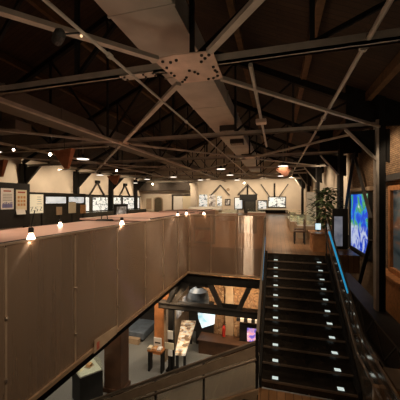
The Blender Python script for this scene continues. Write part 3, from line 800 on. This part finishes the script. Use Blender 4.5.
box(-8.66, -8.6, 13.95, 14.05, 0, .5).done('leg', 'black', t)
t = thing('case', 'low dark glass-topped case along the left wall photo windows', 'showcase', (-16.9, 27, 0))
box(-17.4, -16.6, 17, 33, 0, .40).done('body', 'dark_panel', t); box(-17.4, -16.6, 17, 33, .40, .44).done('top', 'case_glass', t)
t.name = 'table_showcase'
t = thing('dark_bag', 'dark bundle standing in the gap between two rose counters', 'bag', (-4.6, 6.62, 0))
box(-4.8, -4.4, 6.45, 6.8, 0, 1.05).done('body', 'black', t, .05)
B().tube([(-4.7, 6.62, 1.05), (-4.68, 6.62, 1.16), (-4.52, 6.62, 1.16), (-4.5, 6.62, 1.05)], .015, 6).done('handle', 'black', t)

# copper hoods hanging in the roof
def hood(label, x, y, z, w, h, mat='copper'):
    t = thing('copper_hood', label, 'hood', (x, y, z))
    pts = [(x-w*.5, y-.12, z+h*.5), (x+w*.5, y-.12, z+h*.62), (x+w*.22, y-.05, z-h*.5), (x+w*.05, y-.05, z-h*.5),
           (x-w*.5, y+.12, z+h*.5), (x+w*.5, y+.12, z+h*.62), (x+w*.22, y+.05, z-h*.5), (x+w*.05, y+.05, z-h*.5)]
    B().hull(pts, [(0,1,2,3), (7,6,5,4), (0,4,5,1), (1,5,6,2), (2,6,7,3), (3,7,4,0)]).done('shell', mat, t)
    B().tube([(x, y, z+h*.4), (x, y, 4.0)], .012, 6).done('rod', 'steel_black', t)
hood('copper-brown tapered hood hanging beside the bright left spotlight', -7.9, 8.8, 3.12, .85, .68)
hood('copper-brown tapered hood cut by the left edge above the poster board', -12.55, 9.9, 3.02, .8, .7)
hood('small copper-brown tapered hood deep at left above the photo windows', -13.4, 20.6, 3.25, 1.2, .7)
hood('copper-brown tapered hood over the far floor near the right columns', .35, 17.3, 3.25, 1.1, .5, 'copper_dull')

# ------------------------------------------------------------------ far wall
t = thing('arched_doorway', 'dark arched doorway in the far cream wall', 'doorway', (-15.6, 34.65, 0))
arch = [(-16.2, 0)] + [(-15.6 + .6*math.cos(a), 1.55 + .42*math.sin(a)) for a in [PI - k*PI/10 for k in range(11)]] + [(-15.0, 0)]
B().prism(arch, 'y', 34.60, 34.69).done('opening', plain('dark_olive_door', (.10, .08, .045), .7), t)
b = B()
for p, q in zip(arch[:-1], arch[1:]): b.bar((p[0], 34.6, p[1]), (q[0], 34.6, q[1]), .12, .10, (0, 1, 0))
b.done('frame', 'tan', t)
lightbox('pale_map_board', 'pale framed board beside the arched doorway', 'y', 34.69, -17.4, -16.6, .3, 1.8, 'tan', 0, 'cream', 'board')
t = thing('panelled_doorway', 'large cream panel in a dark brown frame on the far wall', 'panel', (-12.1, 34.6, 0))
b = B(); b.box(-13.6, -13.4, 34.5, 34.69, 0, 2.35); b.box(-13.4, -10.7, 34.5, 34.69, 2.15, 2.35); b.done('frame', 'soffit', t)
box(-13.4, -12.1, 34.6, 34.69, 0, 2.15).done('leaf', 'white', t); box(-12.06, -10.7, 34.6, 34.69, 0, 2.15).done('leaf', 'cream', t)
t = thing('cream_post', 'square cream post standing before the far wall', 'column', (-10.1, 33.5, 0))
box(-10.55, -9.85, 33.2, 33.8, 0, 3.7).done('shaft', 'plaster', t)
b = box(-10.65, -9.75, 33.1, 33.9, 3.45, 3.7); b.done('capital', 'plaster', t)
lightbox('photo_board', 'backlit photo board with two rows fixed right of the cream post', 'y', 34.69, -9.8, -8.7, .6, 2.3, 'photo', 0, 'cream')
lightbox('photo_board', 'tall grey photo board on the far wall, middle of the group', 'y', 34.69, -8.5, -7.6, .7, 2.3, 'photo_grey', 0, 'cream')
lightbox('photo_board', 'narrow pale photo board at the end of the far wall group', 'y', 34.69, -7.4, -6.8, .8, 2.1, 'photo', 0, 'cream')
t = thing('round_clock', 'small round dark disc high on the far cream wall', 'clock', (-6.0, 34.65, 2.9))
B().lathe((-6.0, 34.69, 2.9), [(.2, 0), (.2, .05), (.15, .07)], 18, (0, -1, 0)).done('face', 'tan', t)
lightbox('small_picture', 'small dark framed picture beside the tall photo boards', 'y', 34.69, -6.3, -5.8, 1.0, 1.6, 'photo_grey', 0)
t = thing('black_screen', 'big black hanging screen on the far wall', 'screen', (-3.3, 33.6, 0))
box(-4.4, -2.3, 33.5, 33.65, 1.55, 2.25).done('header', 'black', t)
box(-3.85, -2.45, 33.5, 33.65, 0, 1.55).done('panel', 'black', t)
box(-3.7, -2.6, 33.49, 33.5, .3, 1.4).done('face', 'dark_panel', t)
lightbox('photo_window', 'bluish backlit photo window left of the black screen', 'y', 34.69, -5.1, -4.2, .5, 1.8, 'photo_pale', 0)
lightbox('photo_window', 'narrow backlit photo window right of the black screen', 'y', 34.69, -2.2, -1.25, .35, 1.45, 'photo', 0)
lightbox('photo_window', 'wide backlit photo window at the end of the far floor', 'y', 34.69, -.98, .95, .75, 1.9, 'photo', 1)
t = thing('bench', 'long dark bench with pale top under the wide far photo window', 'bench', (-.4, 33.5, 0))
box(-2.0, 1.3, 33.2, 33.8, .42, .55).done('top', 'cream', t)
for x in (-1.8, -.3, 1.1): box(x-.06, x+.06, 33.25, 33.75, 0, .42).done('leg', 'black', t)
box(-1.7, 1.0, 33.7, 33.75, 0, .42).done('back_board', 'black', t)
t = thing('table_showcase', 'white sloping table showcase behind the far balustrade', 'showcase', (-6.5, 25, 0))
box(-8.2, -5.0, 24.6, 25.6, 0, .62).done('body', 'tan', t)
B().hull([(-8.2, 24.6, .62), (-5, 24.6, .62), (-5, 25.6, .62), (-8.2, 25.6, .62), (-8.2, 24.6, .66), (-5, 24.6, .66), (-5, 25.6, .95), (-8.2, 25.6, .95)],
         [(0,3,2,1), (4,5,6,7), (0,1,5,4), (1,2,6,5), (2,3,7,6), (3,0,4,7)]).done('desk_top', 'white', t)
for k, (x, y, lb) in enumerate(((-3.6, 21, 'glass table showcase in the middle of the floor behind the void'), (-1.6, 23, 'glass table showcase left of the walkway to the far window'),
                                 (-5.6, 20, 'glass table showcase left of the middle of the far floor'))):
    t = thing('table_showcase', lb, 'showcase', (x, y, 0))
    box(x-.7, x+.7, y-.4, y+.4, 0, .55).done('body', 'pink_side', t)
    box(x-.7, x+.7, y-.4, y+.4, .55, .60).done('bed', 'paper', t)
    box(x-.7, x+.7, y-.4, y+.4, .60, .85).done('glass_cover', 'case_glass', t)

t = thing('framed_exhibit', 'dark framed exhibit with a pale print seen through the far balustrade beside the corner', 'exhibit', (-2.5, 9.7, 0))  # stands behind the glass to imitate a reflected dark frame
b = B(); b.box(-2.95, -2.90, 9.65, 9.75, 0, 1.02); b.box(-2.22, -2.15, 9.65, 9.75, 0, 1.02); b.box(-2.90, -2.22, 9.65, 9.75, .96, 1.02); b.box(-2.90, -2.22, 9.65, 9.75, .50, .58); b.box(-2.90, -2.22, 9.65, 9.75, 0, .06)
b.done('frame', 'black', t)
box(-2.90, -2.22, 9.70, 9.72, .58, .96).done('upper_print', 'tan', t); box(-2.90, -2.22, 9.70, 9.72, .06, .50).done('lower_print', 'post_timber', t)
B().hull([(-2.88, 9.66, .08), (-2.55, 9.66, .22), (-2.55, 9.66, .44), (-2.75, 9.66, .44), (-2.88, 9.69, .08), (-2.55, 9.69, .22), (-2.55, 9.69, .44), (-2.75, 9.69, .44)],
         [(0,1,2,3), (7,6,5,4), (0,4,5,1), (1,5,6,2), (2,6,7,3), (3,7,4,0)]).done('pale_sheet', 'paper', t)
t = thing('dark_plaque', 'dark plaque with a small pale disc seen through the far balustrade near the stairs', 'sign', (-.95, 9.7, 0))  # board placed behind the pane to imitate a dark reflection
box(-1.28, -.68, 9.68, 9.74, .42, .98).done('board', 'dark_panel', t); box(-1.0, -.94, 9.70, 9.74, 0, .42).done('leg', 'black', t)
B().lathe((-1.12, 9.675, .82), [(.09, 0), (.085, .012)], 18, (0, -1, 0)).done('disc', 'tan', t)
# ------------------------------------------------------------------ right of the upper floor: cases, desk, plant
for k, (x, y, lb) in enumerate(((.95, 17.5, 'greenish glass showcase row along the right, farthest one'), (.98, 15.2, 'greenish glass showcase row along the right, middle one'),
                                 (1.15, 13.0, 'greenish glass showcase row along the right, nearest the desk'))):
    t = thing('glass_showcase', lb, 'showcase', (x, y, 0), 'glass showcases along the right')
    box(x-.35, x+.35, y-.9, y+.9, 0, .50).done('base', 'tan', t)
    box(x-.33, x+.33, y-.88, y+.88, .50, .56).done('display_bed', 'paper', t)
    box(x-.35, x+.35, y-.9, y+.9, .561, .98).done('glass_cover', 'case_glass', t)
    for dx in (-.18, .12):
        box(x+dx, x+dx+.12, y-.4, y+.3, .561, .64).done('exhibit_tray', 'cream', t)
t = thing('wooden_desk', 'orange-brown wooden desk cabinet at the head of the stairs', 'desk', (1.25, 9.4, 0))
box(1.06, 1.42, 9.0, 9.9, 0, .52).done('body', 'desk', t)
box(1.0, 1.46, 8.95, 9.95, .52, .57).done('top', 'desk', t, .01)
for y in (9.3, 9.6): box(1.05, 1.059, y-.12, y+.12, .08, .46).done('door', 'desk', t)
def stool(x, y, lb):
    t = thing('wooden_chair', lb, 'chair', (x, y, 0), 'dark chairs by the stair head')
    box(x-.2, x+.2, y-.2, y+.2, .42, .46).done('seat', 'post_dark', t)
    box(x+.17, x+.2, y-.2, y+.2, .46, .82).done('backrest', 'post_dark', t)
    for dx in (-.17, .17):
        for dy in (-.17, .17): box(x+dx-.02, x+dx+.02, y+dy-.02, y+dy+.02, 0, .42).done('leg', 'black', t)
stool(.78, 10.6, 'dark wooden chair between the stair head desk and the glass showcases')
stool(.85, 11.5, 'second dark wooden chair, behind the one next to the desk')
t = thing('exhibition_board', 'tall white display panel standing behind the green plant', 'panel', (1.62, 14.1, 0))
box(1.36, 1.78, 14.06, 14.12, .0, 1.95).done('board', 'white', t)
box(1.34, 1.80, 14.12, 14.14, 0, 1.98).done('backing', 'tan', t)
t = thing('info_kiosk', 'dark kiosk with dim bluish screen beside the plant', 'kiosk', (1.95, 9.8, 0))
box(1.74, 2.18, 9.72, 9.87, 0, 1.30).done('body', 'black', t)
box(1.78, 2.02, 9.705, 9.719, .1, 1.05).done('screen', 'grey_screen', t)
t = thing('potted_plant', 'leafy green potted plant at the top of the stairs', 'plant', (1.66, 10.6, 0))
B().lathe((1.66, 10.6, 0), [(.12, 0), (.17, .30), (.18, .34), (.15, .34)], 18).done('pot', 'black', t)
B().lathe((1.66, 10.6, .30), [(.145, 0), (.14, .025)], 16).done('soil', 'soil', t)
B().tube([(1.66, 10.6, .32), (1.64, 10.6, .9), (1.68, 10.63, 1.35)], .016, 6).done('stem', 'timber', t)
b = B()
for i in range(620):
    a = random.uniform(0, 2*PI); h_ = random.uniform(.70, 1.98)
    rr = random.uniform(.04, .62)*(1.0 - abs(h_-1.3)*.75)
    c = Vector((1.66 + rr*math.cos(a), 10.6 + rr*math.sin(a), h_))
    L, W = random.uniform(.14, .26), random.uniform(.04, .075)
    d = Vector((math.cos(a), math.sin(a), random.uniform(-.9, .5))).normalized()
    s_ = d.cross(Vector((0, 0, 1))).normalized(); u = s_.cross(d)
    v = [b.bm.verts.new(p) for p in (c, c + d*L*.45 + s_*W + u*.012, c + d*L, c + d*L*.45 - s_*W + u*.012)]
    b.bm.faces.new((v[0], v[1], v[2])); b.bm.faces.new((v[0], v[2], v[3]))
b.done('leaves', 'leaf', t)
t = thing('small_monitor', 'small glowing blue monitor under the plant leaves', 'screen', (1.30, 9.6, .57))
box(1.18, 1.38, 9.6, 9.63, .60, .84).done('bezel', 'black', t); box(1.20, 1.36, 9.592, 9.599, .62, .82).done('screen', 'cyan_screen', t)
box(1.24, 1.32, 9.58, 9.66, .57, .60).done('foot', 'black', t)

# ------------------------------------------------------------------ lower storey
t = thing('timber_post', 'orange-brown clad post rising to the corner of the void', 'post', (-4.45, 10.2, ZL))
box(-4.68, -4.22, 10.0, 10.4, ZL, -.87).done('shaft', 'post_timber', t, .015); box(-4.72, -4.18, 9.96, 10.44, ZL, ZL+.12).done('plinth', 'post_timber', t)
t = thing('timber_post', 'dark brown clad post beside the black showcase below', 'post', (-5.0, 7.8, ZL))
box(-5.3, -4.7, 7.6, 8.1, ZL, -.87).done('shaft', 'post_dark', t, .015); box(-5.34, -4.66, 7.56, 8.14, ZL, ZL+.12).done('plinth', 'post_dark', t)
t = thing('steel_post', 'thin black steel post next to the orange-brown post', 'post', (-3.62, 9.2, ZL))
box(-3.73, -3.55, 9.11, 9.3, ZL, -2.3).done('shaft', 'steel_black', t); box(-3.80, -3.48, 9.06, 9.36, ZL, ZL+.06).done('base_plate', 'steel_black', t)
box(-3.74, -3.54, 9.09, 9.11, -3.35, -3.05).done('notice', 'paper', t)
t = thing('black_showcase', 'black plinth showcase with white bed and glass hood on the lower floor', 'showcase', (-5.5, 7.2, ZL))
rot = [(-5.92, 6.92), (-5.02, 6.58), (-5.30, 7.52), (-6.14, 7.95)]
rot = [(-6.07, 7.09), (-5.53, 6.77), (-5.13, 7.3), (-5.87, 7.82)]
B().prism(rot, 'z', ZL, -3.64).done('plinth', 'black', t)
c = Vector((sum(p[0] for p in rot)/4, sum(p[1] for p in rot)/4))
inn = [tuple(c + (Vector(p) - c)*.94) for p in rot]
B().prism(inn, 'z', -3.64, -3.61).done('bed', 'paper', t)
B().prism(inn, 'z', -3.609, -3.35).done('glass_hood', 'case_glass', t)
t = thing('brown_artifact', 'small brown block exhibit inside the black showcase', 'exhibit', (c.x, c.y+.1, -3.609))
box(c.x-.07, c.x+.07, c.y+.02, c.y+.16, -3.598, -3.52).done('block', 'orange_ink', t); box(c.x-.11, c.x+.11, c.y-.02, c.y+.2, -3.609, -3.60).done('mat', 'tan', t)
t = thing('label_sheet', 'grey caption sheet lying inside the black showcase', 'sheet', (c.x-.2, c.y-.15, -3.609))
box(c.x-.32, c.x-.05, c.y-.25, c.y-.08, -3.609, -3.604).done('sheet', 'cream', t); box(c.x-.28, c.x-.1, c.y-.2, c.y-.18, -3.603, -3.601).done('text_line', 'grey_ink', t)
t = thing('low_bench', 'low slate-blue topped bench with tan front far on the lower floor', 'bench', (-6.0, 11.2, ZL))
box(-6.7, -5.45, 10.6, 11.9, ZL+.12, ZL+.42).done('seat', 'blue_cloth', t, .04); box(-6.2, -5.6, 10.4, 10.59, ZL, ZL+.22).done('front_box', 'tan', t)
box(-6.6, -5.55, 10.7, 11.8, ZL, ZL+.12).done('plinth', 'black', t)
t = thing('lit_table', 'long lit exhibit table with warm prints on the lower floor', 'table', (-3.5, 10.2, ZL))
pts = [(-3.32, 8.75), (-2.98, 8.8), (-3.35, 11.3), (-3.95, 11.2)]
B().prism(pts, 'z', -3.68, -3.60).done('table_top', 'exhibit', t)
for p in ((-3.3, 8.9), (-3.05, 8.95), (-3.5, 11.1), (-3.8, 11.1)): box(p[0]-.04, p[0]+.04, p[1]-.04, p[1]+.04, ZL, -3.68).done('leg', 'black', t)
for k in range(7):
    y = 8.95 + k*.32; x = -3.18 - k*.065 + (.08 if k % 2 else -.04)
    o = thing('leaflet', ['white card at the near end of the lit exhibit table', 'tan card second along the lit exhibit table', 'white card third along the lit exhibit table',
              'tan card in the middle of the lit exhibit table', 'white card fifth along the lit exhibit table', 'tan card sixth along the lit exhibit table', 'white card at the far end of the lit exhibit table'][k], 'card', (x, y, -3.6), 'cards on the lit table')
    box(x-.07, x+.07, y-.06, y+.06, -3.599, -3.575).done('sheet', 'paper' if k % 2 == 0 else 'tan', o)
    box(x-.05, x+.05, y-.02, y+.0, -3.574, -3.572).done('text_line', 'grey_ink', o)
t = thing('timber_partition', 'pale timber partition behind the lit exhibit table', 'partition', (-3.95, 11.0, ZL))
box(-4.10, -4.02, 9.6, 12.4, ZL, -2.4).done('panel', 'tan', t)
for k in range(3): box(-4.02, -3.97, 9.9+k*.8, 10.4+k*.8, -3.35, -2.75).done('picture', 'photo_grey', t)
t = thing('leaflet_stand', 'small stand of white and cream leaflets at the foot of the orange post', 'stand', (-4.15, 9.05, ZL))
box(-4.42, -3.85, 8.85, 9.2, -3.78, -3.72).done('shelf', 'timber', t)
for x in (-4.38, -3.9): box(x-.03, x+.03, 8.9, 9.15, ZL, -3.78).done('leg', 'black', t)
for k, x in enumerate((-4.36, -4.17, -4.0)):
    o = thing('leaflet_pile', ['cream leaflet pile at the left of the small stand', 'tan leaflet pile in the middle of the small stand', 'white leaflet pile at the right of the small stand'][k], 'leaflets', (x, 9.0, -3.72), 'leaflet piles')
    box(x-.07, x+.07, 8.88, 9.1, -3.719, -3.66).done('stack', ('cream', 'orange_ink', 'paper')[k], o); box(x-.05, x+.05, 8.9, 8.93, -3.659, -3.656).done('print_block', 'grey_ink', o)
t = thing('notice_sign', 'white notice with dark print standing on the leaflet stand', 'sign', (-4.15, 9.16, -3.72))
box(-4.30, -4.0, 9.15, 9.17, -3.70, -3.40).done('sheet', 'paper', t); box(-4.32, -3.98, 9.14, 9.18, -3.72, -3.70).done('foot', 'black', t)
box(-4.26, -4.04, 9.145, 9.149, -3.60, -3.55).done('text_line', 'black', t)
t = thing('cream_notice', 'yellowish notice above a white card on the thin black post', 'sign', (-3.62, 8.95, ZL))
box(-3.78, -3.45, 8.93, 8.96, -3.62, -3.40).done('sheet', 'cream', t); box(-3.66, -3.50, 8.93, 8.96, -3.85, -3.64).done('card', 'paper', t); box(-3.63, -3.60, 8.96, 8.99, ZL, -3.42).done('stake', 'black', t)
t = thing('projection_screen', 'pale blue glowing screen hanging on the lower floor', 'screen', (-2.85, 11.1, ZL))
B().prism([(-3.22, -2.80), (-2.62, -2.90), (-2.46, -3.05), (-2.50, -3.55), (-3.02, -3.78), (-3.18, -3.4)], 'y', 11.10, 11.16).done('picture', 'cyan_screen', t)
box(-3.3, -2.55, 11.16, 11.35, ZL, -2.72).done('cabinet', 'black', t)
t = thing('round_tank', 'grey-blue rounded hood above the glowing pale screen', 'tank', (-3.05, 10.62, -2.75))
B().lathe((-3.05, 10.62, -2.75), [(.44, 0), (.44, .45), (.36, .68), (.18, .80)], 22).done('shell', 'blue_cloth', t); box(-3.1, -3.0, 10.57, 10.67, -1.96, -.87).done('hanger', 'steel_black', t)
t = thing('pale_pilaster', 'pale timber upright on the rubble stone wall', 'post', (-1.9, 11.3, ZL))
box(-2.05, -1.72, 11.2, 11.39, ZL, -1.9).done('shaft', 'tan', t); box(-2.10, -1.67, 11.18, 11.39, -2.0, -1.9).done('cap', 'tan', t)
t = thing('fire_extinguisher', 'red fire extinguisher against the pale upright below', 'extinguisher', (-2.0, 11.05, -3.95))
B().lathe((-2.08, 11.0, -3.95), [(.06, 0), (.07, .02), (.07, .36), (.03, .44), (.025, .48)], 14).done('cylinder', 'red', t); B().tube([(-2.08, 11.0, -3.46), (-1.98, 10.98, -3.44)], .012, 6).done('handle', 'black', t)
t = thing('dark_counter', 'dark brown counter before the rubble stone wall', 'counter', (-2.1, 10.7, ZL))
box(-3.0, -1.15, 10.5, 11.1, ZL, -3.99).done('body', 'post_dark', t); box(-3.05, -1.1, 10.45, 11.15, -3.99, -3.95).done('top', 'post_dark', t)
t = thing('video_display', 'black framed video screen showing pink and violet picture below the girder', 'screen', (-.8, 10.8, ZL))
box(-1.42, -.42, 10.82, 10.95, -3.94, -3.25).done('bezel', 'black', t); box(-1.12, -.46, 10.808, 10.819, -3.92, -3.40).done('screen', 'pink_screen', t)
box(-1.0, -.8, 10.82, 10.95, ZL, -3.94).done('stand', 'black', t)
t = thing('striped_valance', 'black and white edged canopy above the video screen', 'canopy', (-.9, 10.8, -3.2))
for k in range(8): box(-1.5+k*.14, -1.37+k*.14, 10.6, 10.9, -3.1, -2.98).done('stripe', 'white' if k % 2 else 'black', t)

# lower storey light
low = (1, .80, .58)
for p, e in (((-6.6, 8.8, -1.0), 130), ((-5.5, 6.6, -1.0), 130), ((-3.4, 10.4, -1.2), 90), ((-1.2, 10.2, -1.6), 90), ((-3.6, 8.6, -1.2), 70), ((-8, 11.5, -1.0), 90)):
    add_light('SPOT', p, e, low, .12, (p[0], p[1]+.3, ZL), 2.3, .6)
add_light('SPOT', (-1.4, 9.7, -1.2), 260, (1, .68, .38), .1, (-1.0, 11.4, -2.6), 2.2, .7)  # this and the next two: unseen spots added for stone wall and orange post
add_light('SPOT', (-3.0, 8.3, -1.3), 150, (1, .68, .38), .1, (-4.45, 10.1, -2.8), 1.0, .7)
add_light('SPOT', (-3.95, 8.3, -1.2), 120, (1, .70, .42), .1, (-4.4, 10.0, -2.6), 1.3, .7)

# unseen spots added to brighten balustrades, counters, stairs, brick wall and roof steel
for p, to, e, ang in (((.6, 1.5, 3.8), (-3.0, 4.0, .0), 430, 1.5), ((.8, 5.0, 3.8), (-3.0, 7.2, 0), 430, 1.5), ((-1.6, 3.2, 3.8), (-1.7, 9.0, .1), 430, 1.0),
                      ((-.2, .5, 3.7), (.5, 6.5, -1.0), 60, 1.0), ((-5.2, 3.5, 3.8), (-4.2, 5.0, 1.0), 330, 1.6),
                      ((-5.5, 9.5, 3.8), (-4.5, 9.5, 1.0), 330, 1.7), ((0, 9.0, 3.8), (.5, 11.5, 0), 360, 1.2), ((.3, 17, 3.8), (.6, 19, 0), 200, 1.6),
                      ((-1.8, 11.5, 3.8), (-1.8, 10.5, 0), 160, 1.6),
                      ((1.8, 8.2, 3.7), (1.6, 10.6, 1.2), 60, .9), ((1.2, 12.0, 3.8), (1.6, 14.1, 1.0), 120, .9),
                      ((2.5, 11.5, 3.9), (4.15, 11.6, 2.4), 230, 1.9), ((2.3, 13.6, 3.9), (4.15, 14.6, .6), 150, 1.7), ((3.0, 9.4, 3.4), (4.15, 9.9, 2.6), 60, 2.0), ((2.2, 17.5, 4.0), (4.1, 20, 2.2), 200, 1.6),
                      ((-3.5, -.5, 1.7), (-3.5, 4.6, 4.0), 45, 1.4), ((1.5, -.5, 1.7), (1.5, 4.6, 4.2), 35, 1.4),
                      ((-9.0, 6.5, 3.7), (-10.1, 9.0, 1.4), 150, 1.4), ((-10.0, 12.0, 3.7), (-12, 13.2, 1.0), 60, 1.5)):
    add_light('SPOT', p, e, warm, .12, to, ang, .7)
# unseen uplights added to brighten the roof steel, in place of bounce
for p, e in (((-1.4, 3.4, 1.2), 34), ((-4.0, 7, 1.5), 12), ((-6.5, 14, 1.6), 9), ((-1.5, 15, 1.6), 9), ((-9, 8, 1.6), 7), ((0, 24, 1.6), 9), ((-9, 24, 1.6), 9), ((1.8, 7.5, 1.0), 60)):
    add_light('SPOT', p, e, warm, .3, (p[0], p[1]+.2, 6), 2.4, .9)

# ------------------------------------------------------------------ world, camera, view
w = bpy.data.worlds.new('World'); scene.world = w; w.use_nodes = True
w.node_tree.nodes['Background'].inputs['Color'].default_value = (1, .72, .48, 1)
w.node_tree.nodes['Background'].inputs['Strength'].default_value = .015
cam = bpy.data.cameras.new('camera'); co = bpy.data.objects.new('camera', cam); COL.objects.link(co)
co.location = (0, 0, 1.58); co.rotation_euler = (PI/2, 0, math.atan(77/275))
cam.sensor_width = 36; cam.lens = 275/400*36; cam.clip_start = .05
scene.camera = co
vs = scene.view_settings
vs.view_transform = 'Standard'; vs.look = 'None'; vs.exposure = .1; vs.gamma = 1; vs.use_curve_mapping = False
